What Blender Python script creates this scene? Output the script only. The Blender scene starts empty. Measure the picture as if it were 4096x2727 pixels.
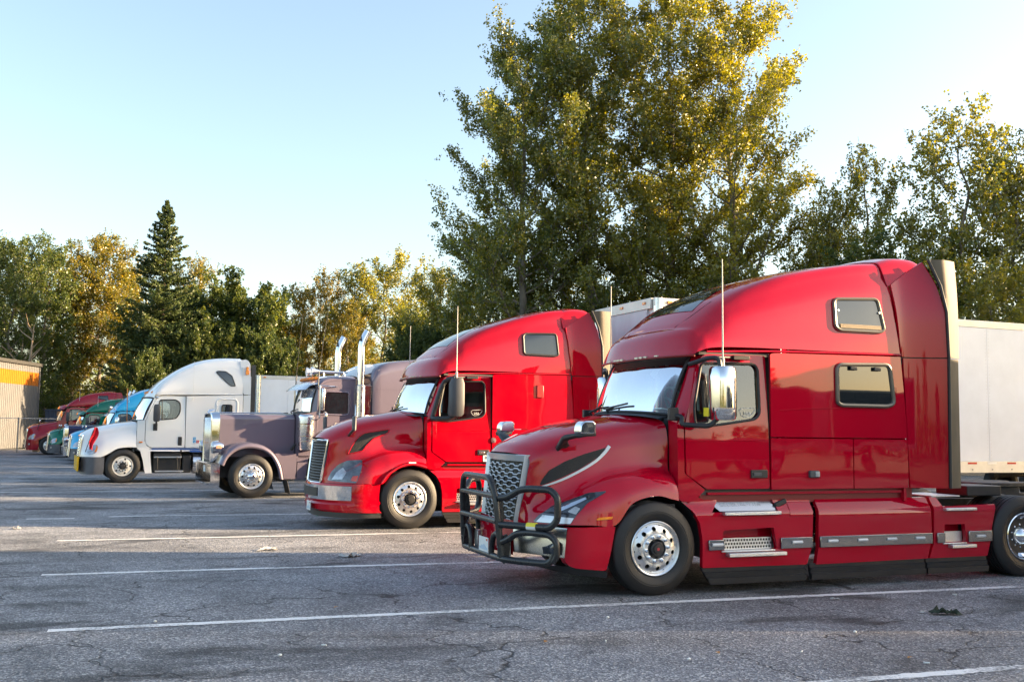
import bpy, bmesh, math, random
import numpy as np
from mathutils import Vector, Matrix
from mathutils.bvhtree import BVHTree
random.seed(7); RNG = np.random.default_rng(7)
S = bpy.context.scene
COL = S.collection
rad = math.radians

# ------------------------------------------------------------------ camera
AZ, PITCH, ROLL, EYE = rad(20.9), rad(5.0), rad(0.75), 1.83
_f = Vector((math.sin(AZ) * math.cos(PITCH), math.cos(AZ) * math.cos(PITCH), math.sin(PITCH)))
_r0 = Vector((math.cos(AZ), -math.sin(AZ), 0)); _u0 = _r0.cross(_f)
_r = _r0 * math.cos(ROLL) + _u0 * math.sin(ROLL)
_u = -_r0 * math.sin(ROLL) + _u0 * math.cos(ROLL)
cam = bpy.data.cameras.new('camera'); camo = bpy.data.objects.new('camera', cam); COL.objects.link(camo)
camo.matrix_world = Matrix(((_r.x, _u.x, -_f.x, 0), (_r.y, _u.y, -_f.y, 0), (_r.z, _u.z, -_f.z, EYE), (0, 0, 0, 1)))
cam.sensor_width = 36; cam.lens = 36 * 4000 / 4096; cam.clip_end = 4000; cam.clip_start = 0.1
S.camera = camo

# ------------------------------------------------------------------ light
SUN_EL, SUN_AZ = rad(14.0), rad(-17.0)          # azimuth measured from +x towards +y
w = bpy.data.worlds.new('World'); S.world = w; w.use_nodes = True
nt = w.node_tree; bg = nt.nodes['Background']
sky = nt.nodes.new('ShaderNodeTexSky'); sky.sky_type = 'NISHITA'; sky.sun_disc = False
sky.sun_elevation = SUN_EL; sky.sun_rotation = rad(90) - SUN_AZ
sky.altitude = 50; sky.air_density = 1.0; sky.dust_density = 2.4; sky.ozone_density = 0.6
nt.links.new(sky.outputs[0], bg.inputs[0]); bg.inputs[1].default_value = 0.10
sl = bpy.data.lights.new('sun', 'SUN'); sl.energy = 5.0; sl.angle = rad(0.6); sl.color = (1.0, 0.72, 0.42)
so = bpy.data.objects.new('sun', sl); COL.objects.link(so)
sd = Vector((math.cos(SUN_EL) * math.cos(SUN_AZ), math.cos(SUN_EL) * math.sin(SUN_AZ), math.sin(SUN_EL)))
so.rotation_euler = sd.to_track_quat('Z', 'Y').to_euler(); so.location = (60, -10, 40)
S.view_settings.view_transform = 'Standard'; S.view_settings.look = 'None'
S.view_settings.exposure = 2.15; S.view_settings.gamma = 1.0; S.view_settings.use_curve_mapping = False
S.render.engine = 'CYCLES'
S.cycles.max_bounces = 10; S.cycles.transparent_max_bounces = 16; S.cycles.diffuse_bounces = 5
S.cycles.glossy_bounces = 4; S.cycles.caustics_reflective = False; S.cycles.caustics_refractive = False
S.cycles.use_denoising = True

# ------------------------------------------------------------------ materials
MATS = {}
def N(nt, t, **kw):
    n = nt.nodes.new(t)
    for k, v in kw.items():
        if k in n.inputs: n.inputs[k].default_value = v
        else: setattr(n, k, v)
    return n
def mat(name, col, rough=0.5, metal=0.0, coat=0.0, ior=1.5, noise=0.0, nscale=8.0, bump=0.0, bscale=60.0, emit=0, rvar=0.0, stretch=None):
    if name in MATS: return MATS[name]
    m = bpy.data.materials.new(name); m.use_nodes = True; t = m.node_tree; L = t.links
    b = t.nodes['Principled BSDF']
    b.inputs['Base Color'].default_value = (*col, 1); b.inputs['Roughness'].default_value = rough
    b.inputs['Metallic'].default_value = metal; b.inputs['IOR'].default_value = ior
    if coat: b.inputs['Coat Weight'].default_value = coat; b.inputs['Coat Roughness'].default_value = 0.03
    if emit: b.inputs['Emission Color'].default_value = (*col, 1); b.inputs['Emission Strength'].default_value = emit
    if noise or bump or rvar:
        tc = N(t, 'ShaderNodeTexCoord'); src = tc.outputs['Object']
        if stretch:
            mp = N(t, 'ShaderNodeMapping'); mp.inputs['Scale'].default_value = stretch
            L.new(src, mp.inputs[0]); src = mp.outputs[0]
        n1 = N(t, 'ShaderNodeTexNoise', Scale=nscale, Detail=5.0, Roughness=0.6); L.new(src, n1.inputs['Vector'])
        if noise:
            hs = N(t, 'ShaderNodeMix', data_type='RGBA', blend_type='MIX')
            lo = [max(0, c * (1 - noise)) for c in col]; hi = [min(1, c * (1 + noise)) for c in col]
            hs.inputs[6].default_value = (*lo, 1); hs.inputs[7].default_value = (*hi, 1)
            mr = N(t, 'ShaderNodeMapRange'); mr.inputs[1].default_value = .3; mr.inputs[2].default_value = .7
            L.new(n1.outputs[0], mr.inputs[0]); L.new(mr.outputs[0], hs.inputs[0]); L.new(hs.outputs[2], b.inputs['Base Color'])
        if rvar:
            mr = N(t, 'ShaderNodeMapRange'); mr.inputs[1].default_value = .3; mr.inputs[2].default_value = .7
            mr.inputs[3].default_value = max(0, rough - rvar); mr.inputs[4].default_value = rough + rvar
            L.new(n1.outputs[0], mr.inputs[0]); L.new(mr.outputs[0], b.inputs['Roughness'])
        if bump:
            n2 = N(t, 'ShaderNodeTexNoise', Scale=bscale, Detail=3.0); L.new(src, n2.inputs['Vector'])
            bp = N(t, 'ShaderNodeBump', Strength=1.0, Distance=bump); L.new(n2.outputs[0], bp.inputs['Height'])
            L.new(bp.outputs[0], b.inputs['Normal'])
    MATS[name] = m; return m
def paint(name, col, metal=0.25, rough=0.38):
    """lacquered body paint: flake base under a clear coat, faint dust and orange peel"""
    if name in MATS: return MATS[name]
    m = bpy.data.materials.new(name); m.use_nodes = True; t = m.node_tree; L = t.links; b = t.nodes['Principled BSDF']
    b.inputs['Metallic'].default_value = metal; b.inputs['Roughness'].default_value = rough
    b.inputs['Coat Weight'].default_value = 1.0; b.inputs['Coat IOR'].default_value = 1.52; b.inputs['Specular IOR Level'].default_value = 0.0
    tc = N(t, 'ShaderNodeTexCoord')
    n1 = N(t, 'ShaderNodeTexNoise', Scale=1.6, Detail=6.0, Roughness=0.65); L.new(tc.outputs['Object'], n1.inputs['Vector'])
    mr = N(t, 'ShaderNodeMapRange'); mr.inputs[1].default_value = .45; mr.inputs[2].default_value = .8; mr.inputs[3].default_value = 0.0; mr.inputs[4].default_value = 0.02
    L.new(n1.outputs[0], mr.inputs[0])
    mx = N(t, 'ShaderNodeMix', data_type='RGBA'); mx.inputs[6].default_value = (*col, 1); mx.inputs[7].default_value = (.30, .27, .24, 1)
    L.new(mr.outputs[0], mx.inputs[0]); L.new(mx.outputs[2], b.inputs['Base Color'])
    mr2 = N(t, 'ShaderNodeMapRange'); mr2.inputs[1].default_value = .35; mr2.inputs[2].default_value = .75; mr2.inputs[3].default_value = 0.006; mr2.inputs[4].default_value = 0.05
    L.new(n1.outputs[0], mr2.inputs[0]); L.new(mr2.outputs[0], b.inputs['Coat Roughness'])
    n2 = N(t, 'ShaderNodeTexNoise', Scale=2.2, Detail=1.0); L.new(tc.outputs['Object'], n2.inputs['Vector'])
    bp = N(t, 'ShaderNodeBump', Strength=0.30, Distance=0.006); L.new(n2.outputs[0], bp.inputs['Height'])
    L.new(bp.outputs[0], b.inputs['Coat Normal'])
    MATS[name] = m; return m
def glass(name, tint, base=0.10, k=1.0):
    if name in MATS: return MATS[name]
    m = bpy.data.materials.new(name); m.use_nodes = True; t = m.node_tree; L = t.links
    t.nodes.remove(t.nodes['Principled BSDF']); out = t.nodes['Material Output']
    tr = N(t, 'ShaderNodeBsdfTransparent'); tr.inputs[0].default_value = (*tint, 1)
    gl = N(t, 'ShaderNodeBsdfGlossy'); gl.inputs[0].default_value = (1, 1, 1, 1); gl.inputs['Roughness'].default_value = 0.01
    fr = N(t, 'ShaderNodeFresnel', IOR=1.47)
    ma = N(t, 'ShaderNodeMath', operation='MULTIPLY_ADD'); ma.inputs[1].default_value = k; ma.inputs[2].default_value = base
    ma.use_clamp = True
    L.new(fr.outputs[0], ma.inputs[0]); mx = N(t, 'ShaderNodeMixShader')
    L.new(ma.outputs[0], mx.inputs[0]); L.new(tr.outputs[0], mx.inputs[1]); L.new(gl.outputs[0], mx.inputs[2])
    L.new(mx.outputs[0], out.inputs['Surface']); MATS[name] = m; return m

CHROME = mat('chrome', (.82, .83, .85), .07, 1.0, rvar=.05, nscale=12)
ALU = mat('polished_aluminium', (.74, .74, .75), .24, 1.0, rvar=.10, nscale=9)
STEELRIM = mat('white_steel', (.62, .62, .60), .4, 0, noise=.12, nscale=14)
RIMALU = mat('wheel_aluminium', (.80, .80, .80), .34, 1.0, rvar=.08, nscale=9)
RUBBER = mat('tyre_rubber', (.012, .012, .013), .55, noise=.35, nscale=5, bump=.002, bscale=90)
BLACK = mat('black_plastic', (.022, .022, .024), .45, noise=.2, nscale=6)
BLACKG = mat('black_powder_coat', (.02, .021, .023), .30, rvar=.06, nscale=20, bump=.0006, bscale=220)
GREYP = mat('dark_grey_plastic', (.06, .063, .07), .5, noise=.12, nscale=5)
SOFT = mat('cab_trim', (.10, .095, .09), .8, noise=.1)
STEEL = mat('frame_steel', (.05, .048, .045), .6, .3, noise=.4, nscale=6)
TREAD = mat('tread_plate', (.66, .67, .69), .35, .9, noise=.1, nscale=40, bump=.004, bscale=70)
AMBER = mat('amber_lens', (.85, .26, .02), .15, coat=.6)
REDL = mat('red_lens', (.5, .03, .015), .2, coat=.6)
LENS = mat('clear_lens', (.42, .44, .46), .08, .35, coat=1.0, noise=.3, nscale=10)
DLENS = mat('smoked_lens', (.05, .055, .07), .06, .2, coat=1.0, noise=.5, nscale=9)
FLAP = mat('fairing_flap', (.115, .090, .058), .65, .0, noise=.18, nscale=3, stretch=(3, 3, .6))
WGLASS = glass('windscreen_glass', (.82, .90, .92), .0, .9)
DGLASS = glass('door_glass', (.50, .58, .57), .07, 1.2)
TGLASS = mat('tinted_glass', (.014, .018, .021), .02, 0, coat=0, ior=1.85)
SEAT = mat('seat_fabric', (.09, .085, .085), .9, noise=.15)
WHITEP = mat('white_plastic', (.75, .75, .74), .35)
YELL = mat('yellow_paint', (.75, .42, .02), .5, noise=.12)
LABELW = mat('label_white', (.78, .78, .75), .5)
LABELY = mat('label_yellow', (.85, .70, .04), .5)

# ------------------------------------------------------------------ mesh helpers
class MB:
    def __init__(s): s.v = []; s.f = []
    def add(s, vs, fs):
        o = len(s.v); s.v += [tuple(map(float, p)) for p in vs]; s.f += [tuple(i + o for i in f) for f in fs]; return s
    def box(s, c, d, rot=None):
        x, y, z = d[0] / 2, d[1] / 2, d[2] / 2
        vs = [Vector((a * x, b * y, e * z)) for a in (-1, 1) for b in (-1, 1) for e in (-1, 1)]
        if rot is not None: vs = [rot @ v for v in vs]
        return s.add([(v.x + c[0], v.y + c[1], v.z + c[2]) for v in vs],
                     [(0, 1, 3, 2), (4, 6, 7, 5), (0, 4, 5, 1), (2, 3, 7, 6), (0, 2, 6, 4), (1, 5, 7, 3)])
    def bx(s, x0, x1, y0, y1, z0, z1): return s.box(((x0 + x1) / 2, (y0 + y1) / 2, (z0 + z1) / 2), (x1 - x0, y1 - y0, z1 - z0))
    def grid(s, P, closed_u=False):
        P = np.asarray(P, float); n, m = P.shape[:2]; o = len(s.v); s.v += [tuple(p) for p in P.reshape(-1, 3)]
        for i in range(n if closed_u else n - 1):
            k = (i + 1) % n
            for j in range(m - 1): s.f.append((o + i * m + j, o + k * m + j, o + k * m + j + 1, o + i * m + j + 1))
        return s
    def tube(s, pts, r, n=10, cap=True, smooth=0, closed=False):
        P = np.asarray(pts, float)
        if smooth: P = fillet(P, smooth) if not closed else P
        k = len(P); rr = r if hasattr(r, '__len__') else [r] * k
        T = np.zeros_like(P); T[1:-1] = P[2:] - P[:-2]; T[0] = P[1] - P[0]; T[-1] = P[-1] - P[-2]
        if closed: T[0] = P[1] - P[-1]; T[-1] = P[0] - P[-2]
        T /= np.linalg.norm(T, axis=1)[:, None] + 1e-9
        a = np.array([0, 0, 1.]) if abs(T[0][2]) < .9 else np.array([1., 0, 0])
        u = np.cross(a, T[0]); u /= np.linalg.norm(u); rings = []
        for i in range(k):
            u = u - T[i] * (u @ T[i]); u /= np.linalg.norm(u) + 1e-9; v = np.cross(T[i], u)
            rings.append([P[i] + rr[i] * (math.cos(q) * u + math.sin(q) * v) for q in np.linspace(0, 2 * math.pi, n, endpoint=False)])
        o = len(s.v)
        for rg in rings: s.v += [tuple(p) for p in rg]
        for i in range(k if closed else k - 1):
            i2 = (i + 1) % k
            for j in range(n):
                j2 = (j + 1) % n; s.f.append((o + i * n + j, o + i * n + j2, o + i2 * n + j2, o + i2 * n + j))
        if cap and not closed:
            s.f.append(tuple(o + j for j in range(n))[::-1]); s.f.append(tuple(o + (k - 1) * n + j for j in range(n)))
        return s
    def cyl(s, a, b, r, n=16, r2=None): return s.tube([a, b], [r, r if r2 is None else r2], n)
    def lathe(s, prof, axis='y', c=(0, 0, 0), n=40, sgn=1):
        """prof: (radius, offset along axis)"""
        R = []
        for i in range(n):
            q = 2 * math.pi * i / n; row = []
            for r, h in prof:
                a, b2 = r * math.cos(q), r * math.sin(q)
                p = (a, h * sgn, b2) if axis == 'y' else ((a, b2, h * sgn) if axis == 'z' else (h * sgn, a, b2))
                row.append((p[0] + c[0], p[1] + c[1], p[2] + c[2]))
            R.append(row)
        return s.grid(R, True)
    def prism(s, poly, y0, y1, axis='y'):
        n = len(poly)
        f = (lambda a, b, h: (a, h, b)) if axis == 'y' else ((lambda a, b, h: (h, a, b)) if axis == 'x' else (lambda a, b, h: (a, b, h)))
        vs = [f(a, b, y0) for a, b in poly] + [f(a, b, y1) for a, b in poly]
        fs = [tuple(range(n)), tuple(range(2 * n - 1, n - 1, -1))] + [(i, i + n, (i + 1) % n + n, (i + 1) % n) for i in range(n)]
        return s.add(vs, fs)
    def mir(s):
        m = MB(); m.v = [(x, -y, z) for x, y, z in s.v]; m.f = [f[::-1] for f in s.f]; return m
    def xf(s, M):
        s.v = [tuple(M @ Vector(p)) for p in s.v]; return s
    def join(s, o): return s.add(o.v, o.f)
def fillet(P, r, n=6):
    """round the corners of a polyline"""
    P = [np.asarray(p, float) for p in P]; out = [P[0]]
    for i in range(1, len(P) - 1):
        a, b, c = P[i - 1], P[i], P[i + 1]; la, lc = np.linalg.norm(a - b), np.linalg.norm(c - b)
        d = min(r, la * .48, lc * .48); p0 = b + (a - b) / la * d; p1 = b + (c - b) / lc * d
        for t in np.linspace(0, 1, n): out.append((1 - t) ** 2 * p0 + 2 * t * (1 - t) * b + t * t * p1)
    out.append(P[-1]); return np.array(out)
def rpoly(P, r, n=5):
    """closed 2-D polygon with rounded corners (r a number or one per corner)"""
    P = [np.asarray(p, float) for p in P]; k = len(P); out = []
    rr = r if hasattr(r, '__len__') else [r] * k
    for i in range(k):
        a, b, c = P[i - 1], P[i], P[(i + 1) % k]; la, lc = np.linalg.norm(a - b), np.linalg.norm(c - b)
        d = min(rr[i], la * .48, lc * .48)
        if d < 1e-4: out.append(tuple(b)); continue
        p0 = b + (a - b) / la * d; p1 = b + (c - b) / lc * d
        for t in np.linspace(0, 1, n): out.append(tuple((1 - t) ** 2 * p0 + 2 * t * (1 - t) * b + t * t * p1))
    return out
def cr(P, k=6, lin=False):
    """centripetal-free Catmull-Rom through rows of points; P (n, ...)"""
    P = np.asarray(P, float); n = len(P); out = []
    for i in range(n - 1):
        p0, p1, p2, p3 = P[max(i - 1, 0)], P[i], P[i + 1], P[min(i + 2, n - 1)]
        if i == 0: p0 = 2 * p1 - p2
        if i == n - 2: p3 = 2 * p2 - p1
        for t in np.linspace(0, 1, k, endpoint=False):
            if lin: out.append(p1 * (1 - t) + p2 * t); continue
            out.append(.5 * ((2 * p1) + (-p0 + p2) * t + (2 * p0 - 5 * p1 + 4 * p2 - p3) * t * t + (-p0 + 3 * p1 - 3 * p2 + p3) * t ** 3))
    out.append(P[-1]); return np.array(out)
def loft(rows, ku=6, kv=4):
    """rows of half-section points (x, out, z), centre first -> full mirrored smooth grid"""
    H = np.asarray(rows, float)
    near = H.copy(); near[:, :, 1] *= -1
    full = np.concatenate([H[:, :0:-1], near], axis=1)
    G = cr(full, ku); G = cr(G.transpose(1, 0, 2), kv).transpose(1, 0, 2)
    return G
def build(name, mb, m, parent=None, ang=38, bevel=0, label=None, smooth=True, kind=None):
    me = bpy.data.meshes.new(name); me.from_pydata(mb.v, [], mb.f); me.validate(); 
    me.materials.append(m)
    if smooth:
        me.polygons.foreach_set('use_smooth', [True] * len(me.polygons)); me.set_sharp_from_angle(angle=rad(ang))
    me.update()
    o = bpy.data.objects.new(name, me); COL.objects.link(o)
    if parent: o.parent = parent
    if bevel:
        b = o.modifiers.new('bevel', 'BEVEL'); b.width = bevel; b.segments = 2; b.limit_method = 'ANGLE'; b.angle_limit = rad(40); b.harden_normals = False
    if label: o['label'] = label
    if kind: o['kind'] = kind
    return o
def empty(name, label, cat, loc=(0, 0, 0), rz=0.0, group=None, scale=1.0):
    o = bpy.data.objects.new(name, None); COL.objects.link(o); o.location = loc; o.rotation_euler = (0, 0, rz); o.scale = (scale,) * 3
    o.empty_display_size = .2; o['label'] = label; o['category'] = cat
    if group: o['group'] = group
    return o
def tag(o, label, cat, group=None):
    o['label'] = label; o['category'] = cat
    if group: o['group'] = group
    return o
def inpoly(P, X, Z):
    P = np.asarray(P, float); r = np.zeros(X.shape, bool); n = len(P); j = n - 1
    for i in range(n):
        xi, zi, xj, zj = P[i][0], P[i][1], P[j][0], P[j][1]
        c = ((zi > Z) != (zj > Z)) & (X < (xj - xi) * (Z - zi) / (zj - zi + 1e-12) + xi); r ^= c; j = i
    return r
def dense(P, d):
    out = []; k = len(P)
    for i in range(k):
        a = np.asarray(P[i], float); b = np.asarray(P[(i + 1) % k], float); n = max(1, int(np.linalg.norm(b - a) / d))
        for t in range(n): out.append(a + (b - a) * t / n)
    return np.array(out)
def panel(outline, yfun, holes=(), res=.035, thick=.03, off=0.0, side=-1):
    """sheet over an (x, z) outline with holes, lying on y = side*yfun(x, z), with returned edges"""
    P = np.asarray(outline, float); x0, z0 = P.min(0); x1, z1 = P.max(0)
    nx = max(2, int(round((x1 - x0) / res))); nz = max(2, int(round((z1 - z0) / res)))
    xs = np.linspace(x0, x1, nx + 1); zs = np.linspace(z0, z1, nz + 1)
    cx, cz = np.meshgrid((xs[1:] + xs[:-1]) / 2, (zs[1:] + zs[:-1]) / 2, indexing='ij')
    keep = inpoly(P, cx, cz)
    for h in holes: keep &= ~inpoly(h, cx, cz)
    VX, VZ = np.meshgrid(xs, zs, indexing='ij'); VX = VX.copy(); VZ = VZ.copy()
    kp = np.zeros((nx + 2, nz + 2), int); kp[1:-1, 1:-1] = keep
    cnt = kp[:-1, :-1] + kp[1:, :-1] + kp[:-1, 1:] + kp[1:, 1:]
    bnd = (cnt > 0) & (cnt < 4)
    cont = np.concatenate([dense(c, res / 5) for c in [P] + list(holes)])
    bi = np.argwhere(bnd); bp = np.stack([VX[bnd], VZ[bnd]], 1)
    for (i, j), p in zip(bi, bp):
        d = ((cont - p) ** 2).sum(1); k = d.argmin()
        if d[k] < (2.0 * res) ** 2: VX[i, j], VZ[i, j] = cont[k]
    m = MB(); idx = -np.ones((nx + 1, nz + 1), int)
    def vid(i, j):
        if idx[i, j] < 0:
            idx[i, j] = len(m.v); m.v.append((VX[i, j], side * (yfun(VX[i, j], VZ[i, j]) + off), VZ[i, j]))
        return idx[i, j]
    ed = {}
    for i, j in np.argwhere(keep):
        f = [vid(i, j), vid(i + 1, j), vid(i + 1, j + 1), vid(i, j + 1)]
        if side > 0: f = f[::-1]
        m.f.append(tuple(f))
        for a, b in zip(f, f[1:] + f[:1]):
            if (b, a) in ed: del ed[(b, a)]
            else: ed[(a, b)] = 1
    inn = {}
    if thick:
        for a, b in list(ed):
            for q in (a, b):
                if q not in inn:
                    p = m.v[q]; inn[q] = len(m.v); m.v.append((p[0], p[1] - side * thick, p[2]))
            m.f.append((b, a, inn[a], inn[b]))
    return m
def caster(*objs):
    """y-distance of the near side surface of the given meshes at (x, z)"""
    tr = []
    for o in objs:
        me = o.data; tr.append(BVHTree.FromPolygons([v.co.copy() for v in me.vertices], [tuple(p.vertices) for p in me.polygons]))
    def f(x, z, dflt=1.2):
        best = None
        for t in tr:
            h = t.ray_cast(Vector((x, -4, z)), Vector((0, 1, 0)))
            if h[0] is not None and (best is None or h[0].y < best): best = h[0].y
        return -best if best is not None and best < 0 else dflt
    return f
def ring(path, w, yfun, off=.006, side=-1, r=.012, n=6):
    """a rubber or metal bead along a closed (x, z) path on the surface"""
    P = dense(path, .04); pts = [(p[0], side * (yfun(p[0], p[1]) + off), p[1]) for p in P]
    return MB().tube(pts, r, n, closed=True)
def ribbon(path, width, yfun, off=.01, side=-1, th=.012, k=4):
    """flat strip of the given width laid on the surface along an (x, z) path"""
    P = cr(path, k); W = width if hasattr(width, '__len__') else [width] * len(path); W = np.interp(np.linspace(0, 1, len(P)), np.linspace(0, 1, len(W)), W)
    T = np.gradient(P, axis=0); T /= np.linalg.norm(T, axis=1)[:, None]; m = MB(); R = []
    for p, t_, w_ in zip(P, T, W):
        n_ = np.array([-t_[1], t_[0]]) * w_ / 2; a, b = p + n_, p - n_; ya, yb = yfun(*a), yfun(*b)
        R.append([(a[0], side * (ya + off - th), a[1]), (a[0], side * (ya + off), a[1]), (b[0], side * (yb + off), b[1]), (b[0], side * (yb + off - th), b[1])])
    return m.grid(R)
def both(name, mb, m, parent, **k):
    a = build(name, mb, m, parent, **k); b = build(name, mb.mir(), m, parent, **k); return a, b
def text_mesh(name, txt, size, m, parent, M, ext=.001):
    c = bpy.data.curves.new(name, 'FONT'); c.body = txt; c.size = size; c.extrude = ext; c.align_x = 'CENTER'; c.align_y = 'CENTER'
    tmp = bpy.data.objects.new('tmp', c); COL.objects.link(tmp)
    me = bpy.data.meshes.new_from_object(tmp.evaluated_get(bpy.context.evaluated_depsgraph_get()))
    bpy.data.objects.remove(tmp); me.name = name; me.materials.clear(); me.materials.append(m); me.transform(M)
    o = bpy.data.objects.new(name, me); COL.objects.link(o); o.parent = parent; return o
NEARTXT = Matrix(((1, 0, 0, 0), (0, 0, 1, 0), (0, 1, 0, 0), (0, 0, 0, 1)))   # text lying in the x-z plane
def neartext(x, y, z): 
    return Matrix.Translation((x, y, z)) @ Matrix.Rotation(rad(90), 4, 'X')
# ------------------------------------------------------------------ wheels (local axle along y, outer face towards -y)
WC = {}
def sector_face(r0, r1, yo, n=10, hr=.028, hc=None, sgn=1):
    """annulus with n round hand holes, each pierced through"""
    m = MB(); hc = hc or (r0 + r1) / 2; K = 28
    for s in range(n):
        a0 = 2 * math.pi * s / n; da = 2 * math.pi / n
        th = np.linspace(0, 2 * math.pi, K, endpoint=False)
        inner = []; outer = []
        for q in th:
            inner.append((hr * math.cos(q), hr * math.sin(q)))
            hw, h0, h1 = hc * da / 2, hc - r0, r1 - hc; c, sn = math.cos(q), math.sin(q)
            t = min((hw / abs(c)) if abs(c) > 1e-6 else 9, ((h1 if sn > 0 else h0) / abs(sn)) if abs(sn) > 1e-6 else 9)
            outer.append((t * c, t * sn))
        def pt(p, dy=0):
            r = hc + p[1]; a = a0 + p[0] / hc
            return (r * math.cos(a), yo(r) + dy, r * math.sin(a))
        def pti(p, dy=0):     # true circle inside
            ca, sa = math.cos(a0), math.sin(a0); r = hc + p[1]
            x, z = r * ca - p[0] * sa, r * sa + p[0] * ca
            return (x, yo(r) + dy, z)
        vs = [pt(p) for p in outer] + [pti(p) for p in inner] + [pti(p, .02) for p in inner]
        fs = []
        for i in range(K):
            j = (i + 1) % K; fs.append((i, j, K + j, K + i)); fs.append((K + i, K + j, 2 * K + j, 2 * K + i))
        m.add(vs, fs)
    return m
def wheel_meshes(kind):
    if kind in WC: return WC[kind]
    d = {}
    R = .52; w = .14 if kind != 'drive' else .15
    rb = .295
    prof = [(rb - .012, -w + .045), (rb + .01, -w + .012), (rb + .05, -w - .008), (rb + .10, -w - .016), (rb + .104, -w - .0135), (rb + .112, -w - .0135), (rb + .116, -w - .016), (rb + .16, -w - .006), (R - .028, -w + .012), (R - .012, -w + .022), (R - .003, -w + .035)]
    g = [-.085, -.045, 0, .045, .085] if kind != 'drive' else [-.09, -.03, .03, .09]
    for q in g: prof += [(R, q - .009), (R - .014, q - .007), (R - .014, q + .007), (R, q + .009)]
    prof += [(R - .003, w - .035), (R - .02, w - .01), (rb + .1, w + .01), (rb, w - .03)]
    d['tyre'] = MB().lathe(prof, 'y', n=72)
    if kind == 'drive':      # dished wheel with chrome dome
        yo = lambda r: -w + .03 + (.275 - r) * .95
        r = MB().lathe([(.300, -w + .02), (.305, -w + .004), (.292, -w - .002), (.280, -w + .012), (.268, -w + .045)], 'y', n=56)
        r.join(sector_face(.165, .268, yo, 10, .024, .225))
        r.lathe([(.166, yo(.166)), (.150, yo(.166) - .004), (.13, yo(.166) - .002), (.0, yo(.166))], 'y', n=40)
        d['hub'] = MB().lathe([(.125, yo(.166) + .0), (.122, yo(.166) - .05), (.10, yo(.166) - .10), (.06, yo(.166) - .135), (0, yo(.166) - .15)], 'y', n=32)
        ny, nr = yo(.166) - .015, .145
    else:
        yo = lambda r: -w - .012 + max(0, (r - .20)) * .55 + max(0, .20 - r) * .06
        r = MB().lathe([(.300, -w + .02), (.306, -w + .004), (.296, -w - .004), (.282, -w + .004), (.270, -w + .028), (.262, yo(.262))], 'y', n=56)
        if kind == 'steel':
            r.join(sector_face(.165, .262, yo, 5, .030, .222))
        else:
            r.join(sector_face(.165, .262, yo, 10, .0255, .218))
        r.lathe([(.166, yo(.166)), (.158, yo(.166) - .012), (.112, yo(.166) - .014), (.108, yo(.166) + .02), (.10, yo(.166) + .03)], 'y', n=40)
        if kind == 'moon': d['hub'] = MB().lathe([(.118, yo(.166) - .01), (.112, yo(.166) - .045), (.085, yo(.166) - .085), (.045, yo(.166) - .105), (0, yo(.166) - .11)], 'y', n=32)
        else:
            h = MB().lathe([(.110, yo(.166) + .028), (.085, yo(.166) + .012), (.08, yo(.166) - .03), (.072, yo(.166) - .036), (.055, yo(.166) - .036), (.05, yo(.166) - .05), (.0, yo(.166) - .052)], 'y', n=28)
            for i in range(6):
                a = i * math.pi / 3; h.cyl((.094 * math.cos(a), yo(.166) + .03, .094 * math.sin(a)), (.094 * math.cos(a), yo(.166) - .002, .094 * math.sin(a)), .016, 8)
            d['hub'] = h
        ny, nr = yo(.166) - .012, .1365
    d['rim'] = r
    d['brake'] = MB().lathe([(.0, -w + .08), (.265, -w + .08), (.268, w - .03)], 'y', n=32)
    nut = MB().tube([(0, ny + .004, 0), (0, ny - .012, 0), (0, ny - .013, 0), (0, ny - .034, 0), (0, ny - .045, 0)], [.021, .021, .016, .0155, .006], 8)
    d['nut'] = nut; d['nutpos'] = [(nr * math.cos(2 * math.pi * (i + .5) / 10), 0, nr * math.sin(2 * math.pi * (i + .5) / 10)) for i in range(10)]
    WC[kind] = d; return d
WMESH = {}
def wobj(key, name, mb, m, parent):
    if key not in WMESH:
        o = build(name, mb, m, None, ang=32); WMESH[key] = o.data; o.parent = parent; return o
    o = bpy.data.objects.new(name, WMESH[key]); COL.objects.link(o); o.parent = parent; return o
def wheel(parent, x, y, kind='alu', side=-1, scale=1.0, nuts=False, turn=0.0, spin=0.0, hubmat=None):
    d = wheel_meshes(kind)
    rimm = {'alu': RIMALU, 'moon': RIMALU, 'drive': CHROME, 'steel': STEELRIM, 'trailer': STEELRIM}.get(kind, RIMALU)
    rim = wobj((kind, 'rim'), 'wheel', d['rim'], rimm, parent)
    rim.location = (x, y, .52 * scale); rim.rotation_euler = (0, spin, (0 if side < 0 else math.pi) + turn); rim.scale = (scale,) * 3
    wobj((kind, 'tyre'), 'tyre', d['tyre'], RUBBER, rim)
    wobj((kind, 'brake'), 'brake_drum', d['brake'], BLACK, rim)
    wobj((kind, 'hub'), 'hub', d['hub'], hubmat or (CHROME if kind in ('moon', 'drive') else BLACK), rim)
    nm = CHROME if kind != 'steel' else STEEL
    if nuts:
        for p in d['nutpos']:
            o = wobj((kind, 'nut'), 'lug_nut', d['nut'], nm, rim); o.location = p
    else:
        k = (kind, 'nuts')
        a = MB()
        if k not in WMESH:
            for p in d['nutpos']: a.add([(v[0] + p[0], v[1], v[2] + p[2]) for v in d['nut'].v], d['nut'].f)
        wobj(k, 'lug_nuts', a, nm, rim)['kind'] = 'stuff'
    return rim
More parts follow.
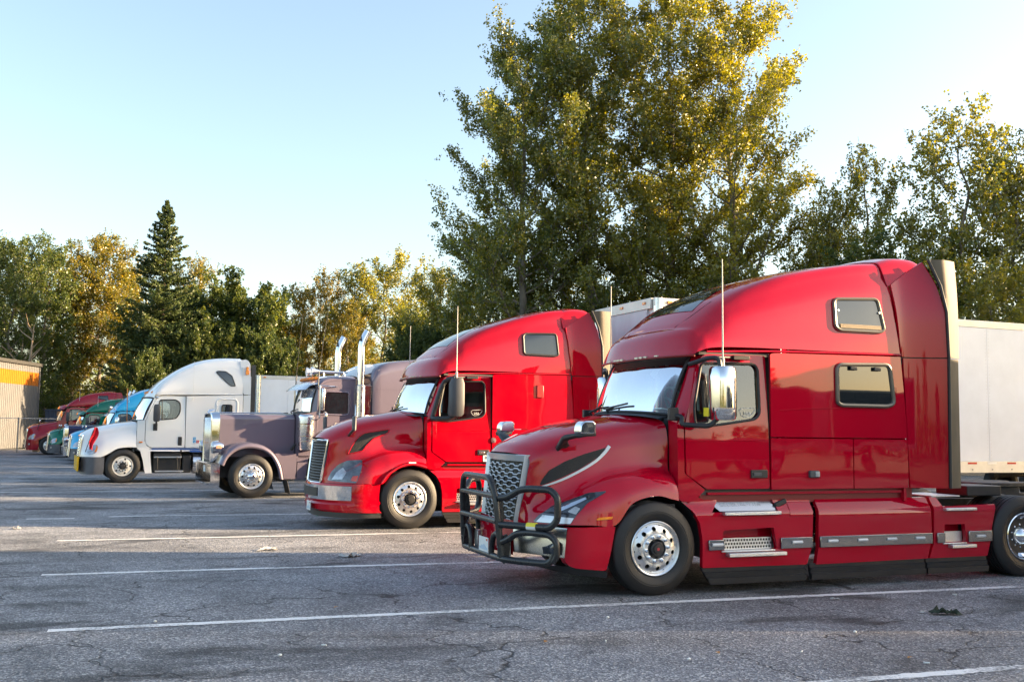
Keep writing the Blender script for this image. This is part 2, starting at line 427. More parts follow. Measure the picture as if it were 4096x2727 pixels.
def frame_rails(t, x0, x1, z=.95, hw=.43, axles=(4.9, 6.25), kind='drive', scale=1.0, near_nuts=True, tank=None, deck=True):
    m = MB()
    for s in (-1, 1): m.bx(x0, x1, s * hw - .04, s * hw + .04, z - .28, z)
    for x in np.arange(x0 + .4, x1, 1.1): m.bx(x - .05, x + .05, -hw + .04, hw - .04, z - .24, z - .06)
    build('chassis_frame', m, STEEL, t, bevel=.006)
    for a in axles:
        build('axle', MB().cyl((a, -.8, .52 * scale), (a, .8, .52 * scale), .085, 14).lathe([(0, -.22), (.17, -.18), (.2, 0), (.17, .18), (0, .22)], 'y', c=(a, 0, .52 * scale), n=18), STEEL, t)
        for s in (-1, 1):
            wheel(t, a, s * 1.10, kind, s, scale); 
            o = wobj(('inner', 'tyre'), 'inner_tyre', wheel_meshes('drive')['tyre'], RUBBER, t); o.location = (a, s * .76, .52 * scale); o.scale = (scale,) * 3
    fx = (axles[0] + axles[-1]) / 2
    fw = MB().prism([(fx - .5, -.30), (fx - .35, -.42), (fx + .15, -.42), (fx + .55, -.30), (fx + .55, -.10), (fx + .1, -.05), (fx + .1, .05), (fx + .55, .10), (fx + .55, .30), (fx + .15, .42), (fx - .35, .42), (fx - .5, .30)], z + .14, z + .20, 'z')
    fw.bx(fx - .2, fx + .2, -.40, -.30, z, z + .14); fw.bx(fx - .2, fx + .2, .30, .40, z, z + .14)
    build('fifth_wheel', fw, STEEL, t, bevel=.01)
# ------------------------------------------------------------------ ground
def asphalt_material():
    m = bpy.data.materials.new('asphalt'); m.use_nodes = True; t = m.node_tree; L = t.links; b = t.nodes['Principled BSDF']
    tc = N(t, 'ShaderNodeTexCoord'); P = tc.outputs['Object']
    def ramp(src, pts):
        r = N(t, 'ShaderNodeValToRGB'); e = r.color_ramp.elements
        while len(e) < len(pts): e.new(.5)
        for q, (p, c) in zip(e, pts): q.position = p; q.color = (*c, 1) if hasattr(c, '__len__') else (c, c, c, 1)
        L.new(src, r.inputs[0]); return r.outputs[0]
    def mix(f, a, c, bt='MIX'):
        x = N(t, 'ShaderNodeMix', data_type='RGBA', blend_type=bt)
        for s, v in ((0, f), (6, a), (7, c)):
            if hasattr(v, 'links'): L.new(v, x.inputs[s])
            elif hasattr(v, '__len__'): x.inputs[s].default_value = (*v, 1)
            else: x.inputs[s].default_value = v
        return x.outputs[2]
    agg = N(t, 'ShaderNodeTexVoronoi', Scale=62.0); L.new(P, agg.inputs['Vector'])          # the stones of the surface
    g = N(t, 'ShaderNodeSeparateColor'); L.new(agg.outputs['Color'], g.inputs[0])
    stone = ramp(g.outputs[0], [(0, (.090, .094, .104)), (.45, (.170, .176, .190)), (.80, (.26, .266, .28)), (1.0, (.52, .52, .515))])
    n0 = N(t, 'ShaderNodeTexNoise', Scale=.35, Detail=6.0, Roughness=.62); L.new(P, n0.inputs['Vector'])
    col = mix(1.0, stone, ramp(n0.outputs[0], [(.3, .62), (.5, 1.0), (.7, 1.34)]), 'MULTIPLY')
    n1 = N(t, 'ShaderNodeTexNoise', Scale=1.3, Detail=7.0, Roughness=.7); L.new(P, n1.inputs['Vector'])
    col = mix(1.0, col, ramp(n1.outputs[0], [(.30, .70), (.5, 1.0), (.7, 1.22)]), 'MULTIPLY')
    # oil stains, drawn out along the bays
    mp = N(t, 'ShaderNodeMapping'); mp.inputs['Scale'].default_value = (.42, 1.0, 1); mp.inputs['Location'].default_value = (3.1, 5.7, 0); L.new(P, mp.inputs[0])
    n2 = N(t, 'ShaderNodeTexNoise', Scale=.9, Detail=5.0, Roughness=.62, Distortion=.5); L.new(mp.outputs[0], n2.inputs['Vector'])
    col = mix(ramp(n2.outputs[0], [(.53, 0), (.66, .80)]), col, (.020, .020, .021))
    # cracks
    wn = N(t, 'ShaderNodeTexNoise', Scale=2.2, Detail=5.0); L.new(P, wn.inputs['Vector'])
    wv = N(t, 'ShaderNodeVectorMath', operation='MULTIPLY_ADD'); wv.inputs[1].default_value = (1.1, .8, 0); L.new(wn.outputs['Color'], wv.inputs[0]); L.new(P, wv.inputs[2])
    ck = N(t, 'ShaderNodeTexVoronoi', Scale=.62, feature='DISTANCE_TO_EDGE'); L.new(wv.outputs[0], ck.inputs['Vector'])
    wd = N(t, 'ShaderNodeTexNoise', Scale=.8, Detail=2.0); L.new(P, wd.inputs['Vector'])
    cm = N(t, 'ShaderNodeMath', operation='MULTIPLY'); L.new(ramp(ck.outputs['Distance'], [(0.0, .95), (.005, .75), (.012, 0)]), cm.inputs[0]); L.new(ramp(wd.outputs[0], [(.41, 0), (.53, 1)]), cm.inputs[1])
    col = mix(cm.outputs[0], col, (.014, .014, .015))
    L.new(col, b.inputs['Base Color']); b.inputs['Roughness'].default_value = .72; b.inputs['Specular IOR Level'].default_value = .45
    h = N(t, 'ShaderNodeMath', operation='MULTIPLY_ADD'); h.inputs[1].default_value = -1.2; L.new(cm.outputs[0], h.inputs[0]); L.new(agg.outputs['Distance'], h.inputs[2])
    n3 = N(t, 'ShaderNodeTexNoise', Scale=9.0, Detail=4.0); L.new(P, n3.inputs['Vector'])
    h2 = N(t, 'ShaderNodeMath', operation='MULTIPLY_ADD'); h2.inputs[1].default_value = 1.6; L.new(n3.outputs[0], h2.inputs[0]); L.new(h.outputs[0], h2.inputs[2])
    bp = N(t, 'ShaderNodeBump', Strength=.9, Distance=.010); L.new(h2.outputs[0], bp.inputs['Height']); L.new(bp.outputs[0], b.inputs['Normal'])
    return m
ASPH = asphalt_material()
def sheet(name, x0, x1, y0, y1, z, m, n=1):
    g = MB(); xs = np.linspace(x0, x1, n + 1); ys = np.linspace(y0, y1, n + 1)
    g.grid([[(x, y, z) for y in ys] for x in xs]); o = build(name, g, m); o['kind'] = 'structure'; return o
GRASSG = mat('dry_grass_ground', (.10, .095, .045), .95, noise=.5, nscale=.7)
sheet('ground', -1600, 1600, -1600, 1600, -.06, GRASSG)
sheet('parking_lot', -70, 60, -14, 76, 0, ASPH)

def line_material():
    m = bpy.data.materials.new('road_paint'); m.use_nodes = True; t = m.node_tree; L = t.links; b = t.nodes['Principled BSDF']
    tc = N(t, 'ShaderNodeTexCoord')
    n1 = N(t, 'ShaderNodeTexNoise', Scale=26.0, Detail=6.0, Roughness=.75); L.new(tc.outputs['Object'], n1.inputs['Vector'])
    n2 = N(t, 'ShaderNodeTexNoise', Scale=1.1, Detail=3.0); L.new(tc.outputs['Object'], n2.inputs['Vector'])
    ad = N(t, 'ShaderNodeMath', operation='MULTIPLY_ADD'); ad.inputs[1].default_value = .7; L.new(n2.outputs[0], ad.inputs[0]); L.new(n1.outputs[0], ad.inputs[2])
    r = N(t, 'ShaderNodeMapRange'); r.inputs[1].default_value = .82; r.inputs[2].default_value = 1.04; L.new(ad.outputs[0], r.inputs[0])
    mx = N(t, 'ShaderNodeMix', data_type='RGBA'); mx.inputs[6].default_value = (.80, .80, .79, 1); mx.inputs[7].default_value = (.13, .132, .14, 1)
    L.new(r.outputs[0], mx.inputs[0]); L.new(mx.outputs[2], b.inputs['Base Color']); b.inputs['Roughness'].default_value = .75
    n3 = N(t, 'ShaderNodeTexNoise', Scale=60.0, Detail=2.0); L.new(tc.outputs['Object'], n3.inputs['Vector'])
    bp = N(t, 'ShaderNodeBump', Strength=.8, Distance=.004); L.new(n3.outputs[0], bp.inputs['Height']); L.new(bp.outputs[0], b.inputs['Normal'])
    return m
LINEM = line_material()
def bay_line(pts, width=.125, gaps=()):
    """a hand-striped bay line: wavering edges, broken where worn"""
    P = cr(pts, 40); d = np.cumsum(np.r_[0, np.linalg.norm(np.diff(P, axis=0), axis=1)]); m = MB(); T = d[-1]; n = int(T / .06)
    ss = np.linspace(0, T, n); X = np.interp(ss, d, P[:, 0]); Y = np.interp(ss, d, P[:, 1])
    r = np.random.default_rng(int(abs(P[0][1]) * 100)); e = r.normal(0, .007, (n, 2)); prev = None; o = 0
    brk = set()
    k = 0
    while k < n:
        k += int(r.integers(9, 34))
    rows = []
    for i in range(n):
        if i in brk or any(a <= ss[i] <= b for a, b in gaps):
            if len(rows) > 1: m.grid(rows)
            rows = []; continue
        dx, dy = (X[min(i + 1, n - 1)] - X[max(i - 1, 0)]), (Y[min(i + 1, n - 1)] - Y[max(i - 1, 0)]); q = math.hypot(dx, dy) or 1
        nx, ny = -dy / q, dx / q
        rows.append([(X[i] + nx * (width / 2 + e[i, 0]), Y[i] + ny * (width / 2 + e[i, 0]), .004), (X[i] - nx * (width / 2 + e[i, 1]), Y[i] - ny * (width / 2 + e[i, 1]), .004)])
    if len(rows) > 1: m.grid(rows)
    o = build('parking_line', m, LINEM); o['kind'] = 'structure'; return o
bay_line([(-.58, 9.87), (2.0, 9.78), (6.0, 9.56), (10.3, 9.32), (22, 8.7)])
bay_line([(-.89, 13.45), (1.2, 13.36), (4.87, 13.09), (9, 12.8), (20, 12.1)])
bay_line([(-.95, 17.25), (2, 17.13), (4.9, 17.02), (18, 16.6)])
bay_line([(-1.72, 21.23), (-.4, 21.15), (.2, 21.45), (4.34, 21.22), (18, 20.8)], gaps=((.9, 1.6),))
bay_line([(0, 25.6), (1.77, 25.56), (18, 25.4)])
bay_line([(4.6, 6.22), (6.7, 6.13), (20, 5.5)])
for y in (29.4, 33.2, 37.0, 41.0, 45.1, 49.2, 53.2, 57.5): bay_line([(-3.2 - .05 * (y - 29), y), (3, y - .05), (16, y - .3)])

# ------------------------------------------------------------------ little things lying on the lot
def onz(px, py):
    d = _f + _r * ((px - 2048) / 4000) - _u * ((py - 1363.5) / 4000); k = -EYE / d.z; return d.x * k, d.y * k
PAPER = mat('paper', (.42, .41, .395), .8); TAN = mat('dry_leaf', (.42, .20, .05), .8, noise=.4, nscale=30)
def crumpled(name, x, y, sx, sy, h, m, label, cat, seed, group=None):
    r = np.random.default_rng(seed); n = 9
    G = [[(sx * (i / (n - 1) - .5) + r.normal(0, sx * .03), sy * (j / (n - 1) - .5) + r.normal(0, sy * .03), .006 + abs(r.normal(0, h * .45)) * (1 if 0 < i < n - 1 else .4)) for j in range(n)] for i in range(n)]
    o = build(name, MB().grid(G), m, smooth=False); o.location = (x, y, .004); o.rotation_euler = (0, 0, r.uniform(0, 3)); tag(o, label, cat, group); return o
X = onz(1065, 2200); crumpled('paper_scrap', X[0], X[1], .32, .12, .04, PAPER, 'long crumpled white paper scrap on the sunlit asphalt in the gap between the red trucks', 'litter', 1)
X = onz(1405, 2225); crumpled('paper_wrapper', X[0], X[1], .30, .2, .06, PAPER, 'crumpled white wrapper with blue print on the sunlit asphalt by the black bull bar', 'litter', 2)
X = onz(63, 2115); crumpled('paper_scrap', X[0], X[1], .16, .12, .05, PAPER, 'small white paper ball at the far left edge of the sunlit strip', 'litter', 3)
X = onz(1270, 2056); crumpled('plastic_scrap', X[0], X[1], .2, .14, .06, PAPER, 'white plastic scrap lying in front of the bumper of the second red truck', 'litter', 4)
X = onz(3340, 2398); crumpled('paper_scrap', X[0], X[1], .10, .05, .02, PAPER, 'flat white paper scrap just below the nearest bay line beside the red truck', 'litter', 5)
RAG = mat('dark_green_rag', (.035, .045, .03), .95, noise=.5, nscale=14)
X = onz(3782, 2457); crumpled('work_glove', X[0], X[1], .30, .12, .06, RAG, 'dark green rag or glove lying on the asphalt near the right edge', 'rag', 6)
X = onz(3690, 2451); crumpled('tissue', X[0], X[1], .09, .04, .02, PAPER, 'small pale tissue scrap just left of the dark green rag', 'litter', 7)
X = onz(1300, 2060)
o = build('drinking_straw', MB().cyl((-.16, 0, .008), (.16, .03, .008), .006, 6), mat('green_straw', (.05, .35, .2), .4)); o.location = (X[0] - .05, X[1] - .12, 0); tag(o, 'thin green drinking straw beside the white plastic scrap', 'straw')
bits = [   # picture position, kind, label
    (2424, 2568, 0, 'cigarette butt lying in line with the front wheel, well below the nearest bay line'), (2756, 2640, 1, 'pale pebble low in the picture under the middle of the nearest red truck'),
    (2870, 2612, 2, 'dry brown leaf between the oil stains under the middle of the nearest red truck'), (3206, 2610, 0, 'white cigarette butt among the oil stains under the sleeper of the nearest red truck'),
    (2183, 2568, 2, 'dry brown leaf left of the oil stains, below the bull bar'), (3640, 2632, 2, 'dry brown leaf just above the bay line in the lower right corner'),
    (3708, 2655, 0, 'white cigarette butt nearest the bay line in the lower right corner'), (3420, 2530, 1, 'pale pebble left of the dark green rag'),
    (2431, 2472, 1, 'pale pebble just below the nearest bay line under the front wheel'), (3818, 2380, 0, 'white cigarette butt just below the bay line near the right edge'),
    (1120, 2624, 1, 'pale pebble alone on the asphalt at the bottom, left of centre'), (1297, 2584, 0, 'white cigarette butt at the bottom of the picture, left of centre'),
    (1345, 2430, 2, 'dry brown leaf above the nearest bay line in front of the bull bar'), (620, 2488, 1, 'pale pebble above the nearest bay line at its left end')]
for i, (a, b, k, lb) in enumerate(bits):
    r = np.random.default_rng(i + 40); x, y = onz(a, b)
    if k == 0: o = build('cigarette_butt', MB().cyl((-.025, 0, .008), (.02, 0, .008), .007, 8), LABELW); ct = 'cigarette butt'
    elif k == 1: o = build('pebble', MB().lathe([(0, 0), (.014, .003), (.017, .01), (.009, .018), (0, .02)], 'z', n=8), LABELW); ct = 'pebble'
    else: o = build('fallen_leaf', MB().grid([[(-.03, -.004, .004), (-.03, .004, .004)], [(0, -.02, .012), (0, .02, .016)], [(.035, -.003, .005), (.035, .003, .004)]]), TAN); ct = 'leaf'
    o.location = (x, y, .004); o.rotation_euler = (0, 0, r.uniform(0, 6)); tag(o, lb, ct, {0: 'cigarette butts on the asphalt', 1: 'pale pebbles on the asphalt', 2: 'fallen leaves on the asphalt'}[k])

# ------------------------------------------------------------------ warehouse and fence at the left
SHEETM = mat('ribbed_sheet_grey', (.14, .142, .15), .55, noise=.08, nscale=1.2); SHEETY = mat('ribbed_sheet_yellow', (.40, .125, .002), .5, noise=.06, nscale=1.2)
DARKTRIM = mat('dark_trim', (.05, .05, .05), .5)
def at(px, Z, z=0.0):
    """world point above the lot: photo column (2355-px frame), depth from the camera"""
    h = (px - 1177.5) / 2300 * Z
    return _r0.x * h + math.sin(AZ) * Z, _r0.y * h + math.cos(AZ) * Z, z
A = Vector(at(90, 74.5)); Bn = Vector((math.sin(AZ), math.cos(AZ), 0))      # right corner; wall runs back towards the camera
bd = empty('warehouse', 'grey ribbed metal warehouse with a yellow band below its eaves', 'building', A, 0)
ux = -(Bn * .995 + _r0 * -.06).normalized(); uy = Vector((-ux.y, ux.x, 0))
Mb = Matrix(((ux.x, uy.x, 0, 0), (ux.y, uy.y, 0, 0), (0, 0, 1, 0), (0, 0, 0, 1)))
def inb(m): return m.xf(Mb)
Hb = 6.15
for k in range(26):          # each ribbed sheet of the wall
    x0 = k * .9
    for (z0, z1, mm, nm) in ((0.0, 4.5, SHEETM, 'wall_panel'), (4.5, 5.48, SHEETY, 'yellow_panel'), (5.48, 5.95, SHEETM, 'top_panel')):
        pr = []
        for r_ in range(3):
            c = x0 + .3 * r_
            pr += [(c, 0), (c + .20, 0), (c + .225, -.045), (c + .275, -.045), (c + .297, 0)]
        g = [[(a, -b_, z) for z in (z0, z1 - .004)] for a, b_ in pr]
        build(nm, inb(MB().grid(g)), mm, bd, smooth=False)
build('gutter', inb(MB().bx(-.15, 24, .0, .22, 5.95, 6.18)), DARKTRIM, bd)
build('corner_trim', inb(MB().bx(-.16, -.004, -.1, .07, 0, 5.94)), SHEETM, bd)
build('end_wall', inb(MB().bx(-.12, -.02, -16, -.11, 0, 5.94)), SHEETM, bd)
build('roof', inb(MB().add([(-.2, .1, 6.19), (24, .1, 6.19), (24, -9, 7.0), (-.2, -9, 7.0)], [(0, 1, 2, 3)])), DARKTRIM, bd)
GALV = mat('galvanised_steel', (.32, .33, .34), .45, .8, noise=.15)
fa, fb = Vector(at(-60, 58)), Vector(at(255, 66.5)); fl = (fb - fa).length; fd = (fb - fa).normalized()
fo = empty('chain_link_fence', 'galvanised chain-link fence running in front of the grey warehouse', 'fence', fa)
def alongf(s_, z): p = fd * s_; return (p.x, p.y, z)
for s_ in np.arange(0, fl + .1, 3.05): build('post', MB().cyl(alongf(s_, 0), alongf(s_, 2.12), .035, 10), GALV, fo)
build('top_rail', MB().cyl(alongf(0, 2.06), alongf(fl, 2.06), .022, 8), GALV, fo)
mm = MB(); st = .20
for s_ in np.arange(-2.0, fl, st):
    for q in (1, -1):
        a0, a1 = (s_, s_ + 2.0) if q > 0 else (s_ + 2.0, s_); z0, z1 = .05, 2.05
        if a0 < 0: z0 = .05 + (0 - a0); a0 = 0
        if a1 < 0: z1 = 2.05 + a1 * 1; a1 = 0
        if a0 > fl: z0 = .05 + (a0 - fl); a0 = fl
        if a1 > fl: z1 = 2.05 - (a1 - fl); a1 = fl
        mm.tube([alongf(a0, z0), alongf(a1, z1)], .0016, 3, cap=False)
build('wire_mesh', mm, mat('dull_wire', (.12, .12, .125), .7), fo, kind='stuff')
WOOD = mat('weathered_wood', (.24, .16, .09), .85, noise=.35, nscale=5, stretch=(1, 1, 6))
X = at(93, 63); o = build('wooden_bollard', MB().lathe([(0, 0), (.21, 0), (.20, .7), (.18, .95), (.12, 1.04), (0, 1.06)], 'z', n=12), WOOD, bevel=.01); o.location = X; tag(o, 'weathered wooden bollard in front of the warehouse by the red truck nose', 'bollard')
X0c = at(152, 79); ct = empty('shipping_container', 'blue-grey shipping container with one white end panel behind the fence', 'container', X0c, -AZ - .05)
CONT = mat('blue_grey_steel', (.10, .12, .17), .6, noise=.15, nscale=1.0); CONW = mat('white_steel_sheet', (.62, .64, .66), .55, noise=.12, nscale=2)
for k in range(12):
    pr = []
    for r_ in range(2): c = -1.5 + k * .6 + r_ * .3; pr += [(c, 0), (c + .12, 0), (c + .16, .05), (c + .26, .05), (c + .298, 0)]
    build('side_panel', MB().grid([[(a, b_, z) for z in (.15, 2.75)] for a, b_ in pr]), CONT if k < 8 else CONW, ct, smooth=False)
build('top_rail', MB().bx(-1.55, 5.75, -.03, .09, 2.752, 2.88), CONT, ct); build('bottom_rail', MB().bx(-1.55, 5.75, -.03, .09, 0, .148), CONT, ct); build('back_wall', MB().bx(-1.5, 5.7, 2.3, 2.36, 0, 2.85), CONT, ct)
X = at(146, 72); o = build('wooden_brace', MB().box((2.3, 0, 1.75), (5.4, .06, .3), Matrix.Rotation(rad(16), 3, 'Y')), WOOD, bevel=.006); o.location = X; o.rotation_euler = (0, 0, -AZ); tag(o, 'long brown wooden plank leaning diagonally before the blue-grey container', 'plank')
o = build('plank_post', MB().bx(-.08, .08, -.05, .05, 0, 2.3), WOOD, bevel=.006); o.location = (X[0] - .1, X[1] + .12, 0); tag(o, 'short wooden post standing at the upper end of the leaning plank', 'post')
CONE = mat('cone_orange', (.85, .10, .02), .5)
X = at(141, 66); cn = build('traffic_cone', MB().lathe([(0, .7), (.025, .7), (.04, .6), (.13, .04), (.13, .04), (.20, .04), (.20, 0), (0, 0)], 'z', n=20), CONE); cn.location = X; tag(cn, 'orange traffic cone behind the bumper of the farthest red truck', 'cone')

# ------------------------------------------------------------------ box trailers
TWHITE = mat('trailer_white', (.76, .79, .84), .38, noise=.05, nscale=1.3, rvar=.08); TFRONT = mat('trailer_front_white', (.52, .56, .61), .42, noise=.10, nscale=2.2, stretch=(1, 1, .35))  # front wall darker than the sides, mottled in upright streaks
RAIL = mat('trailer_rail', (.60, .59, .57), .35, .35, noise=.1, nscale=3)
def trailer(label, loc, rz=0.0, L=14.6, top=4.1, bot=1.07, stripe=None, group=None, wheels=True, detail=True, skin=None):
    t = empty('semi_trailer', label, 'trailer', loc, rz, group)      # origin: front near corner on the ground; body runs +x, +y
    TW = skin or TWHITE; W = 2.59; z0, z1 = bot + .27, top - .17
    build('box_body', MB().bx(.05, L - .05, .03, W - .03, bot + .08, top - .03), TW, t)
    n = int(L / 1.22); pw = (L - .24) / n
    for side in (0, 1):
        y = .0 if side == 0 else W
        for k in range(n):
            x0 = .12 + k * pw
            build('side_panel', MB().bx(x0 + .003, x0 + pw - .003, y - .012 + (.0 if side == 0 else -.02), y + .02 if side == 0 else y + .012, z0, z1), TW, t, bevel=.004)
        build('top_rail', MB().bx(0, L, y - .022, y + .022, z1 + .002, top), RAIL, t, bevel=.008)
        build('bottom_rail', MB().bx(0, L, y - .03, y + .03, bot, z0 - .002), RAIL, t, bevel=.008)
        if stripe: build('red_stripe', MB().bx(.2, L - .2, y - .016 if side == 0 else y + .012, y - .012 if side == 0 else y + .016, stripe[0], stripe[1]), REDL, t)
    if detail:
        rv = MB()
        for k in range(n + 1):
            for dx in (-.05, .05):
                for z in np.arange(z0 + .06, z1, .085): rv.box((.12 + k * pw + dx, -.0145, z), (.011, .006, .011))
        for x in np.arange(.1, L, .075): rv.box((x, -.0245, top - .05), (.010, .006, .010)); rv.box((x, -.0245, top - .13), (.010, .006, .010))
        build('rivets', rv, RAIL, t, kind='stuff')
        for k in range(int(L / .62)):
            x = .25 + k * .62
            build('reflective_tape', MB().bx(x, x + .28, -.0345, -.0305, z0 - .07, z0 - .025), REDL if k % 2 else LABELW, t)
            build('bolt', MB().cyl((x + .14, -.03, bot + .08), (x + .14, -.045, bot + .08), .018, 8), GALV, t)
    # front wall
    build('front_panel', MB().bx(-.012, .048, .28, W - .28, z0, z1 - .05), TFRONT, t, bevel=.004)
    for y in (.0, W): build('corner_post', MB().tube([(.10, y + (.02 if y == 0 else -.02), 1.1), (.10, y + (.02 if y == 0 else -.02), top - .01)], .1, 14), ALU, t)
    build('front_top_rail', MB().bx(-.03, .05, .1, W - .1, z1 - .048, top), RAIL, t, bevel=.008)
    build('front_bottom_rail', MB().bx(-.03, .05, .1, W - .1, bot, z0 - .002), RAIL, t, bevel=.008)
    for y in (.35, W / 2, W - .35): build('marker_light', MB().box((-.04, y, top - .09), (.02, .12, .05)), AMBER, t, bevel=.004)
    build('marker_light', MB().box((.35, -.035, top - .09), (.12, .024, .05)), AMBER, t, bevel=.004)
    build('glad_hand_box', MB().bx(-.09, -.014, W / 2 - .2, W / 2 + .2, 1.5, 1.75), GALV, t, bevel=.006)
    build('vent_hatch', MB().bx(-.03, -.014, W - .75, W - .5, 2.9, 3.5), GALV, t, bevel=.006)
    lg = MB()
    for y in (.55, W - .55): lg.bx(2.6, 2.74, y - .07, y + .07, .05, 1.1); lg.bx(2.5, 2.84, y - .14, y + .14, 0, .05)
    lg.bx(2.63, 2.71, .6, W - .6, .8, .88); build('landing_gear', lg, STEEL, t, bevel=.006)
    if wheels:
        for a in (L - 3.4, L - 2.1):
            build('axle', MB().cyl((a, .2, .52), (a, W - .2, .52), .08, 12), STEEL, t)
            for s in (-1, 1): wheel(t, a, W / 2 + s * 1.12, 'trailer', s)
        build('bogie_frame', MB().bx(L - 4.4, L - 1.2, .7, .85, .75, 1.07).bx(L - 4.4, L - 1.2, W - .85, W - .7, .75, 1.07), STEEL, t)
    return t
wheel_meshes('trailer')
trailer('white box trailer with greyer front wall coupled behind the bright red truck', (9.80, 17.66, 0), rad(1.8), top=4.5, bot=.95, L=15.5)
trailer('low white box trailer standing behind the white truck with the red flag', (5.4, 46.6, 0), rad(2), detail=False)
trailer('white trailer with red stripe seen through the white truck door window', (-2.2, 39.9, 0), rad(6), top=4.0, stripe=(2.62, 2.78), L=12, detail=False) if False else None
# ------------------------------------------------------------------ shared truck pieces
def cab_interior(t, x0, x1, zf, hw, steer_x, seatx):
    build('cab_floor', MB().bx(x0, x1, -hw, hw, zf - .06, zf).bx(x1, x1 + .05, -hw, hw, zf, zf + 1.6).bx(x0 - .04, x0, -hw + .1, hw - .1, zf, zf + .78), SOFT, t)
    build('dashboard', MB().prism([(x0, zf + .55), (x0, zf + .86), (x0 + .12, zf + .90), (x0 + .30, zf + .88), (x0 + .42, zf + .72), (x0 + .36, zf + .5)], -hw + .08, hw - .08), SOFT, t, bevel=.02)
    for s in (-1, 1):
        m = MB().box((seatx, s * .62, zf + .50), (.52, .52, .16)); m.box((seatx + .29, s * .62, zf + .92), (.14, .50, .80), Matrix.Rotation(rad(8), 3, 'Y')); m.box((seatx + .36, s * .62, zf + 1.40), (.11, .28, .2)); m.bx(seatx - .15, seatx + .15, s * .62 - .15, s * .62 + .15, zf, zf + .42)
        build('seat', m, SEAT, t, bevel=.04)
    c = np.array([steer_x, -.62, zf + .98]); ax = np.array([math.cos(rad(25)), 0, math.sin(rad(25))]); e1 = np.array([0, 1, 0]); e2 = np.cross(ax, e1)
    m = MB().tube([c + .23 * (math.cos(q) * e1 + math.sin(q) * e2) for q in np.linspace(0, 2 * math.pi, 24, endpoint=False)], .017, 8, closed=True)
    for q in (.5, 2.64, 4.7): m.tube([c, c + .23 * (math.cos(q) * e1 + math.sin(q) * e2)], .016, 6)
    m.cyl(c, c - ax * .35 + np.array([0, 0, -.12]), .03, 8); build('steering_wheel', m, BLACK, t)
def windshield(t, B, Tp, gm=None, seal=.02, wip=(-.55, .15), tint=True):
    """B and Tp: half lists of (x, out, z) along the lower and upper edge, centre first"""
    B = np.asarray(B, float); Tp = np.asarray(Tp, float)
    def full(a): b = a.copy(); b[:, 1] *= -1; return cr(np.concatenate([a[:0:-1], b]), 6)
    b, tp = full(B), full(Tp); G = np.array([b * (1 - q) + tp * q + np.array([-.035 * math.sin(math.pi * q), 0, 0]) for q in np.linspace(0, 1, 9)])
    g = build('windshield', MB().grid(G), gm or WGLASS, t)
    edge = np.concatenate([G[0], G[1:, -1], G[-1, -2::-1], G[-2:0:-1, 0]])
    build('windshield_seal', MB().tube(edge, seal, 6, closed=True), BLACK, g)
    if tint:
        # dark strip across the top of the glass, painting in the visor's reflection
        H = np.array([G[-1] + (G[-1] - G[-3]) * .0 + np.array([.006, 0, 0]), G[-2] + np.array([.006, 0, 0]), G[-3] * .55 + G[-2] * .45 + np.array([.006, 0, 0])]); build('visor_reflection', MB().grid(H), mat('visor_reflection', (.012, .016, .018), .1), g)
    n = len(b)
    for q in wip:
        i = int((.5 + q / 2.2) * (n - 1)); p = G[0][i] + np.array([-.06, 0, -.01]); j = min(n - 1, i + int(n * .2)); e = G[1][j] + np.array([-.05, 0, .02]); e0 = G[1][max(0, i - int(n * .12))] + np.array([-.045, 0, -.04])
        mid = (e + e0) / 2
        build('wiper', MB().tube([p, p + np.array([-.03, 0, .03]), mid], [.02, .016, .01], 6).tube([e0, mid, e], .013, 5), BLACK, t)
    return G
def mirror_head(t, c, sx, sy, sz, shell, glassm=None, arms=(), name='side_mirror', armmat=None, lean=0):
    for s in (-1, 1):
        yy = s * c[1]
        m = MB().box((0, 0, 0), (sx, sy, sz)); 
        o = build(name, m, shell, t, bevel=min(sx, sy) * .35); o.location = (c[0], yy, c[2]); o.rotation_euler = (0, lean, s * .12)
        g = build('mirror_glass', MB().box((sx / 2 + .001, 0, -.02), (.004, sy * .82, sz * .86)), CHROME, o); 
        a = MB()
        for pts in arms: a.tube([(x, s * y, z) for x, y, z in pts], .022, 8, smooth=.06)
        if arms: build('mirror_arm', a, armmat or BLACK, t)
def antenna(t, x, y, z0, z1, m=None, lean=0.0):
    build('antenna', MB().tube([(x, y, z0), (x, y, z0 + .10)], .022, 8).tube([(x, y, z0 + .1), (x + lean * .5, y, (z0 + z1) / 2), (x + lean, y, z1)], [.009, .008, .005], 6), m or WHITEP, t)
def plate(t, M, w_, h_, art=True):
    p = build('license_plate', MB().box((0, 0, 0), (w_, .004, h_)), LABELW, t); p.matrix_local = M
    build('plate_art', MB().prism([(-w_ * .45, -h_ * .34), (-w_ * .42, -h_ * .16), (-w_ * .3, -h_ * .2), (-w_ * .16, -h_ * .02), (-w_ * .05, -h_ * .10), (w_ * .06, h_ * .06), (w_ * .2, -h_ * .08), (w_ * .34, -h_ * .18), (w_ * .45, -h_ * .2), (w_ * .45, -h_ * .34)], -.0035, -.0026), mat('plate_blue', (.46, .58, .68), .5), p)
    build('plate_sticker', MB().box((w_ * .36, -.003, h_ * .34), (w_ * .14, .002, h_ * .16)), REDL, p)
    return p
def arch_liner(t, cx, cz, r, y0, y1):
    R = []
    for q in np.linspace(rad(-12), rad(192), 22): R.append([(cx + r * math.cos(q), y, cz + r * math.sin(q)) for y in (y0, y1)])
    both('wheel_arch_liner', MB().grid(R), BLACK, t)

